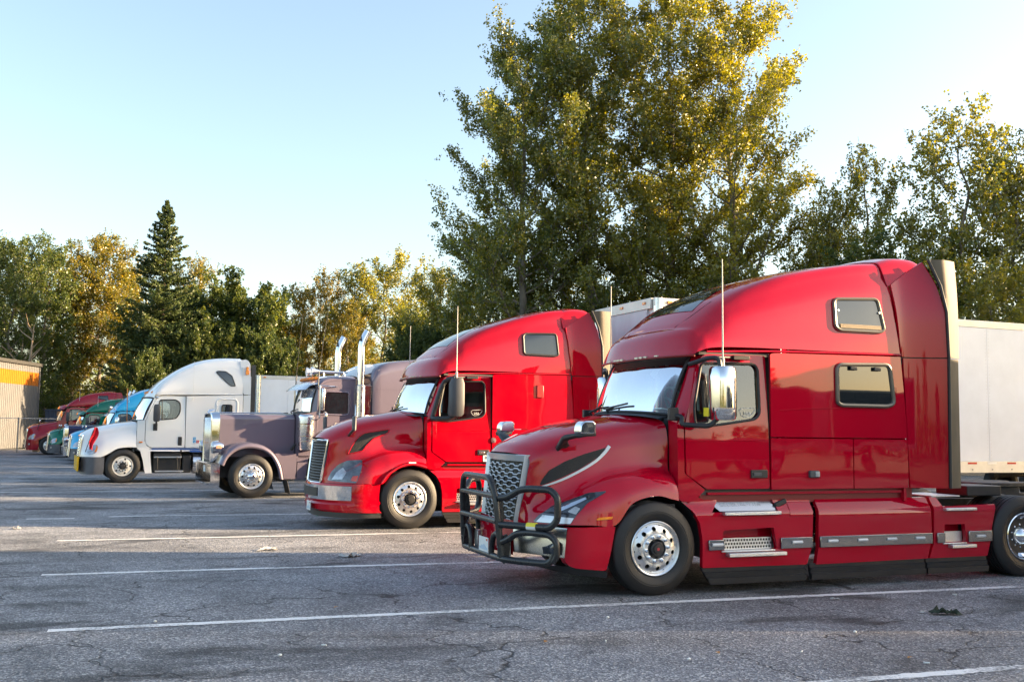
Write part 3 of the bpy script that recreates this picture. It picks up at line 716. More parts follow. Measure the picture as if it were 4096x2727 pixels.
# ------------------------------------------------------------------ aerodynamic sleeper tractor (two red ones and a white one)
def vnl(loc, rz, label, pm, gen=2, scale=1.0, xr=3.5, group=None, detail=True, hero=False):
    t = empty('semi_truck', label, 'truck', loc, rz, group, scale)
    g2 = gen == 2
    rows = [
     [(-1.42, 0, 1.555), (-1.40, .36, 1.55), (-1.31, .645, 1.50), (-1.325, .65, 1.33), (-1.345, .625, 1.14), (-1.375, .595, .98), (-1.385, .575, .90), (-1.395, .56, .84), (-1.40, .55, .78)],
     [(-1.36, 0, 1.635), (-1.33, .38, 1.625), (-1.23, .69, 1.575), (-1.235, .72, 1.40), (-1.26, .715, 1.16), (-1.30, .70, 1.0), (-1.32, .70, .90), (-1.335, .70, .84), (-1.345, .70, .785)],
     [(-1.24, 0, 1.70), (-1.22, .40, 1.69), (-1.12, .725, 1.635), (-1.11, .785, 1.45), (-1.14, .79, 1.19), (-1.18, .79, 1.01), (-1.21, .83, .93), (-1.225, .85, .86), (-1.235, .86, .787)],
     [(-1.05, 0, 1.785), (-1.04, .40, 1.772), (-.98, .75, 1.705), (-.96, .83, 1.50), (-.97, .85, 1.25), (-1.01, .885, 1.07), (-1.04, .97, .995), (-1.055, 1.04, .90), (-1.06, 1.07, .79)],
     [(-.80, 0, 1.87), (-.80, .40, 1.855), (-.75, .775, 1.77), (-.73, .865, 1.58), (-.73, .89, 1.38), (-.75, .93, 1.225), (-.76, 1.04, 1.145), (-.765, 1.16, 1.0), (-.77, 1.19, .79)],
     [(-.50, 0, 1.935), (-.50, .40, 1.92), (-.49, .79, 1.83), (-.49, .88, 1.66), (-.49, .91, 1.46), (-.49, .945, 1.325), (-.49, 1.07, 1.25), (-.495, 1.19, 1.08), (-.50, 1.22, .79)],
     [(-.30, 0, 1.97), (-.30, .40, 1.957), (-.30, .805, 1.862), (-.30, .895, 1.70), (-.30, .925, 1.50), (-.30, .96, 1.365), (-.30, 1.09, 1.295), (-.30, 1.20, 1.16), (-.29, 1.225, 1.025)],
     [(-.02, 0, 2.02), (-.02, .42, 2.005), (0, .83, 1.905), (0, .915, 1.74), (0, .94, 1.52), (0, .97, 1.395), (0, 1.10, 1.325), (0, 1.20, 1.22), (0, 1.225, 1.10)],
     [(.06, 0, 2.035), (.08, .43, 2.02), (.17, .865, 1.935), (.20, .94, 1.77), (.20, .96, 1.52), (.20, .98, 1.385), (.20, 1.10, 1.315), (.20, 1.20, 1.20), (.20, 1.225, 1.065)],
     [(.10, 0, 2.04), (.12, .43, 2.026), (.25, .885, 1.945), (.29, .96, 1.77), (.29, .97, 1.52), (.29, .985, 1.375), (.29, 1.10, 1.30), (.29, 1.20, 1.17), (.29, 1.225, 1.045)]]
    rows = np.array(rows)
    if not g2:
        k = np.clip((rows[:, :, 2] - 1.3) / .6, 0, 1); rows[:, :, 2] += .045 * k; rows[0, :, 0] -= .03
    G = loft(rows, 6, 4)
    fl = G.copy(); A0 = G[:, :1].copy(); A1 = G[:, -1:].copy(); A0[:, :, 1] -= .10; A1[:, :, 1] += .10
    G2 = np.concatenate([A0, G, A1], 1)
    hood = build('hood', MB().grid(G2), pm, t, ang=50)
    hs = caster(hood)
    both('inner_fender', MB().bx(-.75, .3, -1.12, -.70, .95, 1.0), BLACK, t)
    arch_liner(t, .02, .52, .60, -1.20, -.62)
    build('engine_bay', MB().bx(-1.25, .25, -.62, .62, .55, 1.35), BLACK, t)
    # grille
    def gp(s_, q, d=0): return (-1.41 + .10 * q - .075 * (1 - s_ * s_) - d, s_ * (.555 + .088 * q), .765 + .772 * q)
    if g2:
        build('grille_backing', MB().grid([[gp(a, q, -.05) for q in np.linspace(0, 1, 6)] for a in np.linspace(-.97, .97, 11)]), BLACK, t)
        fr = MB(); ou = [(a, 1.0) for a in np.linspace(-1, 1, 15)] + [(1, q) for q in np.linspace(.95, 0, 12)]
        ou = [(-1, q) for q in np.linspace(0, .95, 12)] + ou
        def band(o, wd): 
            a, q = o; return gp(a * (1 - wd / .62 * 1.0), min(q, 1 - wd / .74), .0)
        fr.grid([[gp(a, q, -.05), gp(a, q, .030), gp(a * .985, min(q, .99), .040), band((a, q), .075), (lambda p: (p[0] + .05, p[1], p[2]))(band((a, q), .08))] for a, q in ou])
        gr = build('grille_surround', fr, mat('satin_silver', (.60, .61, .63), .32, .35), t)
        for k in range(15):
            q = .035 + k * .062; pts = []
            if q > .9: break
            sh = (k % 2) * .5; n = 5; xs = np.linspace(-.86, .86, 61)
            for a in xs:
                ph = ((a + .86) / 1.72 * n + sh) % 1.0; tri = np.clip(abs(ph - .5) * 6 - 1.0, 0, 1)      # flat-topped wave
                p = gp(a, q + .012 * (1 - 2 * tri), .006); pts.append(p)
            build('grille_bar', MB().tube(pts, .0085, 5), mat('satin_silver', (.60, .61, .63), .32, .35), gr)
        v = MB()
        for k in range(0, 14):
            for n_ in range(5):
                a = -.86 + 1.72 * (n_ + .5 + (k % 2) * .5) / 5; 
                if a > .86: continue
                v.tube([gp(a - .03, .035 + k * .062, -.012), gp(a - .03, .097 + k * .062, -.012)], .012, 4, cap=False); v.tube([gp(a + .03, .035 + k * .062, -.012), gp(a + .03, .097 + k * .062, -.012)], .012, 4, cap=False)
        build('grille_mesh', v, BLACKG, gr, kind='stuff')
    else:
        build('grille_backing', MB().grid([[gp(a, q, -.05) for q in np.linspace(0, 1, 6)] for a in np.linspace(-.97, .97, 11)]), BLACK, t)
        ou = [(-1, q) for q in np.linspace(0, .95, 12)] + [(a, 1.0) for a in np.linspace(-1, 1, 15)] + [(1, q) for q in np.linspace(.95, 0, 12)] + [(a, 0.0) for a in np.linspace(.93, -.93, 12)]
        gr = build('grille_surround', MB().tube([gp(a * .97, q * .97 + .015, .03) for a, q in ou], .024, 8, closed=True), CHROME, t)
        for k in range(15):
            q = .05 + k * .064; build('grille_bar', MB().tube([gp(a, q, .012) for a in np.linspace(-.93, .93, 13)], .0065, 5), mat('dark_nickel', (.16, .16, .17), .35, .6), gr)
        v = MB()
        for a in np.linspace(-.88, .88, 21): v.tube([gp(a, q, .004) for q in np.linspace(.02, .97, 6)], .008, 4)
        build('grille_mesh', v, BLACKG, gr, kind='stuff')
    # side air vents in the hood
    if g2: vp = [(-1.22, 1.195), (-1.19, 1.27), (-1.12, 1.37), (-.94, 1.475), (-.74, 1.55), (-.46, 1.63), (-.55, 1.53), (-.78, 1.39), (-1.0, 1.285)]
    else: vp = [(-1.04, 1.29), (-.97, 1.44), (-.87, 1.59), (-.76, 1.665), (-.31, 1.74), (-.345, 1.665), (-.60, 1.57), (-.72, 1.45), (-.79, 1.35)]
    vm = panel(rpoly(vp, .03), hs, res=.025, thick=.02, off=.006)
    mesh_v = mat('vent_mesh', (.012, .012, .013), .6, bump=.006, bscale=130)
    both('hood_vent', vm, mesh_v, t)
    if g2:
        st = [(-1.235, 1.185), (-1.0, 1.27), (-.78, 1.375), (-.55, 1.515), (-.44, 1.635), (-.385, 1.64), (-.48, 1.50), (-.74, 1.345), (-1.0, 1.235), (-1.215, 1.165)]
        both('vent_trim', ribbon([(-1.225, 1.178), (-1.0, 1.262), (-.78, 1.37), (-.60, 1.475), (-.49, 1.57), (-.425, 1.648)], [.016, .022, .025, .029, .034, .036], hs, .016), mat('satin_silver', (.60, .61, .63), .32, .35), t)
    else: both('vent_trim', ring(rpoly(vp, .03), 0, hs, .008, r=.011), pm, t)
    # headlights
    if g2:
        hp = [(-.55, 1.16), (-.76, 1.135), (-.98, 1.045), (-1.12, .985), (-1.25, .88), (-1.305, .80), (-1.0, .795), (-.93, .90), (-.80, 1.03)]
        hl = both('headlight', panel(rpoly(hp, .02), hs, res=.022, thick=.015, off=.008), DLENS, t)
        for o, sd in zip(hl, (-1, 1)):
            build('light_bar', panel([(-1.28, .805), (-1.22, .885), (-.965, .865), (-1.0, .805)], hs, res=.02, thick=.01, off=.017, side=sd), mat('lamp_white', (.72, .75, .8), .15, .2, coat=1), o)
            build('light_strip', panel([(-1.10, .955), (-.97, 1.02), (-.76, 1.11), (-.79, 1.075), (-.97, .985), (-1.07, .935)], hs, res=.014, thick=.01, off=.017, side=sd), CHROME, o)
            build('projector_lamp', panel([(-1.02, .93), (-.93, .99), (-.89, .97), (-.94, .905)], hs, res=.014, thick=.01, off=.018, side=sd), LENS, o)
        both('side_marker', panel([(-.735, .845), (-.70, .872), (-.535, .884), (-.545, .855)], hs, res=.014, thick=.01, off=.009), AMBER, t)
    else:
        hp = [(-1.36, .83), (-1.30, .98), (-1.19, 1.11), (-1.04, 1.185), (-.80, 1.195), (-.86, 1.02), (-.95, .80)]
        hl = both('headlight', panel(rpoly(hp, .03), hs, res=.025, thick=.015, off=.012), mat('headlamp_clear', (.10, .11, .125), .05, .2, coat=1.0, noise=.6, nscale=7), t)
        for o, sd in zip(hl, (-1, 1)):
            build('turn_signal', panel([(-1.05, .84), (-1.0, .92), (-.92, .93), (-.95, .83)], hs, res=.02, thick=.01, off=.019, side=sd), mat('turn_red', (.6, .05, .02), .15, coat=1), o)
            build('reflector', panel([(-1.30, .85), (-1.22, .98), (-1.12, 1.06), (-1.08, .99), (-1.16, .86)], hs, res=.02, thick=.01, off=.019, side=sd), LENS, o)
        both('arch_lip', MB().tube([(x, -1.235, z) for x, z in [(-.53, .80), (-.44, .93), (-.36, .99), (-.23, 1.075), (-.09, 1.125), (.06, 1.13), (.2, 1.1), (.29, 1.07)]], .022, 8, smooth=.05), pm, t)
        both('arch_marker', MB().box((.02, -1.245, 1.155), (.13, .03, .022)), LABELW, t)
    # bumper
    if g2:
        bp = [(-1.085, .47), (-1.05, .765), (-.50, .775), (-.545, .55), (-.60, .295), (-.98, .335), (-1.06, .38)]
        by = lambda x, z: 1.215 - max(0, -x - .80) ** 2 * .9 - max(0, .45 - z) * .15
        both('bumper_end', panel(rpoly(bp, [.02, .02, .01, .01, .02, .06, .06]), by, res=.03, thick=.12), pm, t)
        cp = [[(-1.075 - .35 * q, -(1.20 - .64 * q), .765), (-1.085 - .37 * q, -(1.205 - .64 * q), .70), (-1.10 - .34 * q, -(1.19 - .64 * q), .45)] for q in np.linspace(0, 1, 8)]
        both('bumper_chrome', MB().grid(cp), mat('satin_chrome', (.55, .54, .52), .25, 1.0), t, bevel=0)
        fl_ = [(-1.13 - .35 * q * .62, -(1.165 - .64 * q * .62)) for q in np.linspace(0.05, .52, 6)]
        both('fog_lamp', MB().grid([[(x - .012, y - .01, .62 - .10 * abs(i / 5 - .2)), (x - .03, y - .02, .55), (x - .012, y - .01, .475)] for i, (x, y) in enumerate(fl_)]), DLENS, t)
        build('bumper_center', MB().grid([[(-1.45 - .04 * (1 - (y / .56) ** 2), y, z) for z in (.80, .60, .42)] for y in np.linspace(-.56, .56, 9)]), pm, t)
        both('tow_bracket', MB().box((-1.50, -.50, .47), (.06, .10, .26)), mat('bare_steel', (.45, .45, .46), .4, .8), t, bevel=.01)
        ad = [(-.60, .28), (-.58, .22), (-.95, .26), (-1.25, .32), (-1.45, .34), (-1.45, .40), (-1.1, .38), (-1.0, .32)]
        build('air_dam', MB().grid([[(x, -y, z) for x, y, z in ((-.585, 1.19, .285), (-.58, 1.17, .215))]] + [[(a, -b, .345 - .0 * a), (a + .03, -b + .05, c)] for a, b, c in ((-.98, 1.12, .25), (-1.18, .95, .29), (-1.38, .6, .33), (-1.45, .2, .34), (-1.45, -.2, .34), (-1.38, -.6, .33), (-1.18, -.95, .29), (-.98, -1.12, .25))] + [[(x, -y, z) for x, y, z in ((-.585, -1.19, .285), (-.58, -1.17, .215))]]), BLACK, t)
    else:
        pth = [(-.53, 1.20), (-.85, 1.19), (-1.10, 1.08), (-1.30, .86), (-1.46, .55), (-1.52, .25), (-1.53, 0)]
        pf = pth + [(x, -y) for x, y in pth[-2::-1]]; pf = cr(pf, 5)
        sec = [(.0, .785), (-.012, .765), (-.035, .60), (-.035, .50), (.0, .455), (-.03, .42), (-.02, .33), (.04, .29)]
        build('bumper', MB().grid([[(x * (1 - dx * .25) + dx * .6, y, z) for dx, z in sec] for x, y in pf]), pm, t, ang=25)
        cpf = [p for p in pf if -1.6 < p[0] < -1.0]
        build('bumper_chrome', MB().grid([[(x * 1.012 - .016, y * 1.012, z) for z in (.745, .66, .53, .50)] for x, y in cpf]), CHROME, t)
        build('bumper_opening', MB().grid([[(x * 1.012 - .028, y, z) for z in (.70, .55)] for x, y in cpf if abs(y) < .60]), BLACK, t)
        build('air_dam', MB().grid([[(x * .985 + .02, y * .98, z) for z in (.31, .20)] for x, y in pf]), BLACK, t)
        plate(t, Matrix.Translation((-1.60, -.33, .38)) @ Matrix.Rotation(rad(-90), 4, 'Z'), .31, .16)
    # cab side pieces
    def cy(x, z):
        y = 1.215 - .055 * max(0, z - 1.5) ** 1.3
        if x < .75: y -= .10 * (.75 - x) ** 1.5 * (1 + max(0, z - 1.9))
        return y
    dw = [(.53, 1.90), (.52, 2.10), (.625, 2.575), (.66, 2.615), (1.35, 2.63), (1.40, 2.57), (1.40, 2.04), (1.33, 1.975), (.72, 1.89)]
    dwr = rpoly(dw, [.05, .06, .04, .04, .06, .05, .09, .09, .02])
    dout = rpoly([(.40, 1.345), (.40, 1.90), (.605, 2.66), (.69, 2.725), (1.515, 2.735), (1.515, 1.168), (.665, 1.168)], [.02, .02, .06, .06, .03, .02, .02])
    dp = panel(dout, cy, [dwr], res=.034, thick=.05)
    door = both('door', dp, pm, t)
    for o, sd in zip(door, (-1, 1)):
        build('window_glass', panel(dwr, cy, res=.05, thick=0, off=-.022, side=sd), DGLASS, o)
        build('window_seal', ring(dwr, 0, cy, .002, side=sd, r=.016), BLACK, o)
        h = build('door_handle', MB().box((1.365, sd * (cy(1.36, 1.34) + .008), 1.34), (.225, .024, .095)), BLACK, o, bevel=.006)
        build('handle_latch', MB().box((1.345, sd * (cy(1.36, 1.34) + .024), 1.34), (.12, .016, .038)), GREYP, h, bevel=.004) if False else build('latch', MB().box((1.335, sd * (cy(1.36, 1.34) + .022), 1.337), (.11, .012, .04)), ALU if not g2 else GREYP, o, bevel=.003)
        build('door_crease', MB().tube([(x, sd * (cy(x, 1.715) + .001), 1.712 + .02 * (x - .42)) for x in (.43, .7, 1.0, 1.3, 1.50)], .0055, 5), pm, o)
    if hero or not g2:
        text_mesh('sticker_text', 'USA', .055, LABELW, t, neartext(1.24, -cy(1.24, 2.05) + .014, 2.04))
        b_ = [(1.13, 2.075), (1.16, 2.10), (1.33, 2.11), (1.35, 2.085), (1.30, 2.03), (1.27, 2.01), (1.2, 2.0), (1.16, 2.02)]
        build('window_sticker', MB().tube([(x, -cy(x, z) + .015, z) for x, z in b_], .003, 4, closed=True), LABELW, t)
    if hero: build('inspection_sticker', MB().box((.68, -cy(.68, 2.03) + .016, 2.05), (.065, .003, .10)), mat('sticker_yellow', (.68, .70, .02), .5), t)
    cowl = rpoly([(.305, 1.06), (.305, 1.955), (.33, 1.99), (.385, 1.89), (.385, 1.35), (.645, 1.16), (.50, 1.03), (.36, 1.03)], .01)
    both('cowl_side', panel(cowl, lambda x, z: cy(x, z) - .005, res=.022, thick=.20), pm, t)
    # A pillar: from the windscreen edge round to the door
    PB = np.array([[.335, 1.0, 2.0], [.345, 1.06, 1.985], [.365, 1.13, 1.955], [.385, cy(.385, 1.93), 1.90]]); PT = np.array([[.60, .985, 2.70], [.62, 1.04, 2.70], [.645, 1.10, 2.71], [.655, cy(.655, 2.7), 2.70]])
    both('windshield_pillar', MB().grid([[tuple((PB[j] * (1 - q) + PT[j] * q) * np.array([1, -1, 1])) for j in range(4)] for q in np.linspace(0, 1, 8)]), pm, t, ang=60)
    WB = [(.10, 0, 2.055), (.115, .35, 2.05), (.19, .72, 2.035), (.315, .985, 2.015)]; WT = [(.42, 0, 2.70), (.43, .35, 2.70), (.49, .72, 2.70), (.59, .97, 2.70)]
    windshield(t, WB, WT, wip=(-.75, -.05))
    build('cowl', MB().grid([[(x - .16, y, z - .03), (x - .02, y, z - .005), (x + .10, y, z - .04)] for x, y, z in [(.315, -.985, 2.0), (.19, -.72, 2.03), (.115, -.35, 2.045), (.1, 0, 2.05), (.115, .35, 2.045), (.19, .72, 2.03), (.315, .985, 2.0)]]), BLACK, t)
    build('headliner', MB().bx(.62, xr - .02, -1.12, 1.12, 2.72, 2.76), SOFT, t)
    cab_interior(t, .42, 1.62, 1.16, 1.14, .62, 1.15)
    if hero:
        build('windshield_card', MB().box((.43, -.45, 2.56), (.004, .17, .19), Matrix.Rotation(rad(24), 3, 'Y') @ Matrix.Rotation(rad(20), 3, 'X')), LABELW, t)
        build('dash_papers', MB().box((.42, -.62, 2.08), (.22, .34, .012), Matrix.Rotation(rad(6), 3, 'Y')), LABELW, t)
    else: build('windshield_card', MB().box((.36, -.60, 2.22), (.004, .15, .16), Matrix.Rotation(rad(24), 3, 'Y') @ Matrix.Rotation(rad(20), 3, 'X')), LABELW, t)
    # roof fairing with the drop visor
    RR = [
     [(.30, 0, 2.70), (.32, .5, 2.70), (.385, .85, 2.70), (.455, 1.06, 2.71), (.49, 1.135, 2.715), (.51, 1.165, 2.717), (.53, 1.185, 2.72)],
     [(.34, 0, 2.82), (.36, .5, 2.82), (.42, .84, 2.81), (.485, 1.05, 2.80), (.52, 1.13, 2.775), (.54, 1.165, 2.75), (.55, 1.185, 2.735)],
     [(.41, 0, 2.95), (.425, .49, 2.945), (.475, .83, 2.935), (.535, 1.035, 2.91), (.565, 1.12, 2.84), (.575, 1.16, 2.79), (.585, 1.185, 2.75)],
     [(.50, 0, 3.035), (.515, .48, 3.03), (.55, .81, 3.02), (.59, 1.02, 2.99), (.61, 1.11, 2.90), (.62, 1.16, 2.83), (.63, 1.185, 2.765)],
     [(.57, 0, 3.07), (.58, .47, 3.068), (.61, .80, 3.06), (.64, 1.01, 3.03), (.665, 1.11, 2.94), (.675, 1.165, 2.86), (.685, 1.19, 2.785)],
     [(.66, 0, 3.155), (.665, .46, 3.15), (.69, .79, 3.135), (.72, 1.0, 3.09), (.74, 1.11, 2.99), (.755, 1.17, 2.88), (.765, 1.19, 2.80)],
     [(.84, 0, 3.31), (.845, .46, 3.30), (.86, .79, 3.275), (.88, 1.0, 3.22), (.89, 1.12, 3.08), (.90, 1.18, 2.92), (.905, 1.195, 2.81)],
     [(1.05, 0, 3.455), (1.05, .46, 3.445), (1.05, .79, 3.42), (1.05, 1.0, 3.355), (1.05, 1.13, 3.17), (1.05, 1.185, 2.95), (1.05, 1.20, 2.815)],
     [(1.4, 0, 3.635), (1.4, .46, 3.625), (1.4, .79, 3.60), (1.4, 1.01, 3.53), (1.4, 1.135, 3.30), (1.4, 1.19, 2.98), (1.4, 1.205, 2.82)],
     [(1.9, 0, 3.81), (1.9, .46, 3.80), (1.9, .79, 3.775), (1.9, 1.03, 3.71), (1.9, 1.145, 3.45), (1.9, 1.195, 3.0), (1.9, 1.21, 2.82)],
     [(2.5, 0, 3.94), (2.5, .46, 3.93), (2.5, .79, 3.905), (2.5, 1.045, 3.845), (2.5, 1.15, 3.60), (2.5, 1.20, 3.05), (2.5, 1.215, 2.82)],
     [(3.0, 0, 4.02), (3.0, .46, 4.01), (3.0, .79, 3.985), (3.0, 1.05, 3.93), (3.0, 1.155, 3.67), (3.0, 1.205, 3.1), (3.0, 1.215, 2.825)],
     [(3.45, 0, 4.07), (3.44, .46, 4.055), (3.41, .79, 4.02), (3.36, 1.05, 3.965), (3.38, 1.155, 3.69), (3.44, 1.205, 3.12), (3.48, 1.215, 2.83)]]
    RR = np.array(RR)
    if not g2: RR[:, :, 2] += np.clip((RR[:, :, 0] - .6) / 2.4, 0, 1)[:] * .05 * np.clip((RR[:, :, 2] - 3.0), 0, 1)
    if xr < 3.5:
        k = RR[:, :, 0] > 1.9; RR[:, :, 0] = np.where(k, 1.9 + (RR[:, :, 0] - 1.9) * (xr - 1.9) / 1.6, RR[:, :, 0])
    RG = loft(RR, 6, 4)
    # the crease along the flank: pull in everything just above it
    cz_ = np.interp(RG[:, :, 0], [.5, .75, .9, 1.2, 1.6, 2.36, 2.94, 3.5], [3.05, 3.10, 3.15, 3.27, 3.41, 3.59, 3.67, 3.69])
    above = RG[:, :, 2] - cz_; kx = np.clip((RG[:, :, 0] - .62) / .5, 0, 1)
    RG[:, :, 1] *= 1 - .028 * kx * np.clip(above / .035, 0, 1) * np.clip(1.6 - above / .25, 0, 1)
    rf = build('roof_fairing', MB().grid(RG), pm, t, ang=55)
    rs = caster(rf)
    for y in (-.62, -.40, -.30, -.20, .0, .2, .3, .4, .62): build('clearance_light', MB().box((.295 + .085 * (abs(y) / .85) ** 2, y, 2.715), (.03, .075, .022)), mat('clearance_lens', (.55, .5, .4), .2, coat=1), t) if y not in (0.,) else None
    build('visor_underside', MB().grid([[(.62, y, 2.735), (x + .012, y, 2.708)] for x, y in [tuple(p) for p in cr([(.53, -1.185), (.455, -1.06), (.385, -.85), (.32, -.5), (.30, 0), (.32, .5), (.385, .85), (.455, 1.06), (.53, 1.185)], 5)]]), BLACK, t)
    build('visor_lip', MB().tube([(x - .005, y, 2.70) for x, y in [tuple(p) for p in cr([(.53, -1.185), (.455, -1.06), (.385, -.85), (.32, -.5), (.30, 0), (.32, .5), (.385, .85), (.455, 1.06), (.53, 1.185)], 5)]], .014, 6), mat('visor_red', (.25, .012, .01), .4) if pm.name.endswith('red') else BLACK, t)
    ct_ = caster_top(rf)
    q = [[(x, y, ct_(x, y) + .008) for y in np.linspace(-w_, w_, 9)] for x, w_ in ((.84, .60), (1.0, .56), (1.2, .50), (1.45, .42))]
    build('skylight', MB().grid(q), TGLASS, t)
    both('roof_seam', MB().tube([(x, -y, ct_(x, y) + .001) for x, y in ((.60, .60), (.75, .70), (1.0, .76), (1.5, .80), (2.2, .84), (2.9, .86))], .004, 4), mat('seam_dark', (.03, .005, .006), .6), t)
    def win(poly, yf, name='sleeper_window', rr=.07, fr=.022, framem=None):
        p = rpoly(poly, rr); w2 = both(name, panel(p, yf, res=.05, thick=.01, off=.012), TGLASS, t)
        for o, sd in zip(w2, (-1, 1)):
            build('window_frame', ring(p, 0, yf, .014, side=sd, r=fr, n=8), framem or mat('frame_bronze', (.16, .145, .12), .35, .5), o)
        return w2
    if g2:
        u = win([(2.50, 3.13), (2.50, 3.47), (3.155, 3.505), (3.235, 3.12), (3.17, 3.085), (2.56, 3.085)], rs, rr=.06)
        for o, sd in zip(u, (-1, 1)):
            build('vent_strip', panel([(2.57, 3.115), (2.57, 3.165), (3.18, 3.165), (3.19, 3.115)], rs, res=.02, thick=.008, off=.024, side=sd), mat('bronze_mesh', (.12, .09, .055), .6, .3, bump=.004, bscale=150), o)
            for x, z in ((2.545, 3.33), (3.165, 3.33)): build('latch_stud', MB().cyl((x, sd * (rs(x, z) + .01), z), (x, sd * (rs(x, z) + .035), z), .014, 10), CHROME, o)
    else: win([(2.16, 3.16), (2.15, 3.50), (2.20, 3.55), (2.82, 3.57), (2.86, 3.17), (2.8, 3.15)], rs, rr=.06, framem=BLACK)
    # sleeper walls
    sy = lambda x, z: 1.225 - .012 * max(0, z - 2.3) ** 1.5
    lw = rpoly([(2.50, 2.19), (2.49, 2.63), (3.27, 2.68), (3.335, 2.22), (3.25, 2.165)], .09)
    zb = 1.16
    up = [(1.535, 1.772), (1.535, 2.745), (1.58, 2.765), (xr - .02, 2.79), (xr + .07, 1.772)]
    sp_ = both('sleeper_wall', panel(up, sy, res=.045, thick=.03), pm, t, bevel=0)
    both('sleeper_hatch', panel([(2.735 - (3.5 - xr), zb), (2.735 - (3.5 - xr), 1.758), (xr + .07, 1.758), (xr + .06, zb)], sy, res=.05, thick=.03), pm, t)
    both('sleeper_lower_panel', panel([(1.535, zb), (1.535, 1.758), (2.72 - (3.5 - xr), 1.758), (2.72 - (3.5 - xr), zb)], sy, res=.05, thick=.03), pm, t)
    both('drip_rail', MB().tube([(x, -sy(x, 2.8) - .004, z) for x, z in ((.66, 2.745), (1.2, 2.77), (1.6, 2.785), (2.5, 2.80), (xr - .02, 2.815))], .012, 6), pm, t)
    build('sleeper_back', MB().bx(xr + .02, xr + .06, -1.19, 1.19, 1.0, 3.6).bx(.7, xr, -1.17, 1.17, 1.10, 1.13), pm, t)
    if g2:
        w3 = win([(2.49, 2.19), (2.49, 2.66), (3.29, 2.685), (3.35, 2.20), (3.25, 2.165), (2.56, 2.165)], sy, rr=.08, fr=.026)
        for o, sd in zip(w3, (-1, 1)):
            for x in (2.72, 3.08): build('window_hinge', MB().box((x, sd * (sy(x, 2.63) + .035), 2.62), (.10, .03, .05)), BLACK, o, bevel=.008)
        cr_ = [(1.66, 2.085), (2.0, 2.11), (2.5, 2.125), (3.2, 2.13), (3.34, 2.15), (3.39, 2.22), (3.40, 2.4)]
        both('body_crease', MB().tube([(x, -sy(x, z) - .001, z) for x, z in cr_], .0055, 5, smooth=.08), pm, t)
        both('marker_lamp', MB().box((2.13, -1.235, 1.335), (.14, .05, .085)), GREYP, t, bevel=.012)
        both('lamp_lens', MB().box((2.165, -1.262, 1.335), (.06, .012, .06)), LENS, t, bevel=.004)
    else:
        both('side_vent', MB().box((2.48, -1.235, 2.47), (.15, .03, .24)), mat('vent_red_dark', (.32, .012, .012), .4), t, bevel=.02)
        build('door_number_plate', MB().box((1.43, -cy(1.43, 1.2) - .004, 1.235), (.13, .006, .12)), LABELW, t); text_mesh('number_text', '80', .075, BLACK, t, neartext(1.43, -cy(1.43, 1.2) - .009, 1.24))
        build('round_badge', MB().cyl((1.56, -1.222, 1.56), (1.56, -1.236, 1.56), .05, 20), ALU, t)
    # rear side extenders with rubber flaps
    xe = xr + .07
    def ey(x, z): return 1.225 + .20 * min(1.1, max(0, (x - xr) / .56)) ** 1.5
    e1 = [(xr - .0, 2.79), (xr - .07, 3.40), (xr - .12, 3.70), (xr + .36, 4.02), (xr + .46, 3.75), (xr + .535, 3.36), (xr + .55, 2.79)]
    both('side_extender', panel(rpoly(e1, .01), lambda x, z: ey(x, z) - .10 * max(0, (z - 3.2) / .8) ** 2, res=.04, thick=.03), pm, t)
    both('side_extender', panel([(xr + .085, zb), (xr + .02, 2.775), (xr + .55, 2.775), (xr + .53, zb)], ey, res=.05, thick=.03), pm, t)
    f1 = [(xr + .375, 4.04), (xr + .49, 3.70), (xr + .545, 3.36), (xr + .56, 2.785), (xr + .78, 2.785), (xr + .79, 4.04)]
    fy = lambda x, z: ey(min(x, xr + .55), z) + .012 - .06 * max(0, (x - xr - .50) / .28) ** 1.5 - (.05 * max(0, (z - 3.2) / .85) ** 2 if z > 3.2 else 0)
    both('extender_flap', panel(f1, fy, res=.04, thick=.02), FLAP, t)
    both('extender_flap', panel([(xr + .56, 1.16), (xr + .56, 2.772), (xr + .76, 2.772), (xr + .75, 1.16)], fy, res=.05, thick=.02), FLAP, t)
    both('seam_backing', MB().grid([[(x, -(ey(x, 2.78) - .025), z) for z in (2.70, 2.86)] for x in np.linspace(xr - .02, xr + .56, 8)]), BLACK, t)
    both('flap_seal', MB().tube([(x, -fy(x, z) - .002, z) for x, z in ((xr + .385, 4.03), (xr + .49, 3.70), (xr + .545, 3.36), (xr + .562, 2.8), (xr + .55, 2.0), (xr + .54, 1.16))], .022, 6), BLACK, t)
    TP = [[(xr - .10 + .03 * q, 0, 4.075 + .09 * q), (xr - .11 + .03 * q, .45, 4.06 + .085 * q), (xr - .14 + .03 * q, .79, 4.025 + .08 * q), (xr - .17, 1.05, 3.965 + .03 * q), (xr - .14, 1.165, 3.69)] for q in (0, .3)] + \
         [[(xr + .15, 0, 4.16), (xr + .15, .45, 4.15), (xr + .13, .80, 4.11), (xr + .10, 1.06, 4.03), (xr + .1, 1.19, 3.72)], [(xr + .42, 0, 4.15), (xr + .42, .45, 4.14), (xr + .41, .82, 4.10), (xr + .40, 1.08, 4.02), (xr + .42, 1.22, 3.78)], [(xr + .46, 0, 4.0), (xr + .46, .45, 4.0), (xr + .46, .82, 3.98), (xr + .45, 1.05, 3.9), (xr + .47, 1.19, 3.7)]]
    build('roof_extender', MB().grid(loft(TP, 5, 4)), pm, t, ang=50)
    # chassis fairings with steps
    fy2 = lambda x, z: (1.235 - max(0, z - .90) * .75) - max(0, .50 - z) * .10
    wellA = [(.86, .47), (.86, .70), (1.55, .72), (1.60, .47)]; wellB = [(4.10, .48), (4.11, .70), (4.44, .70), (4.47, .48)]
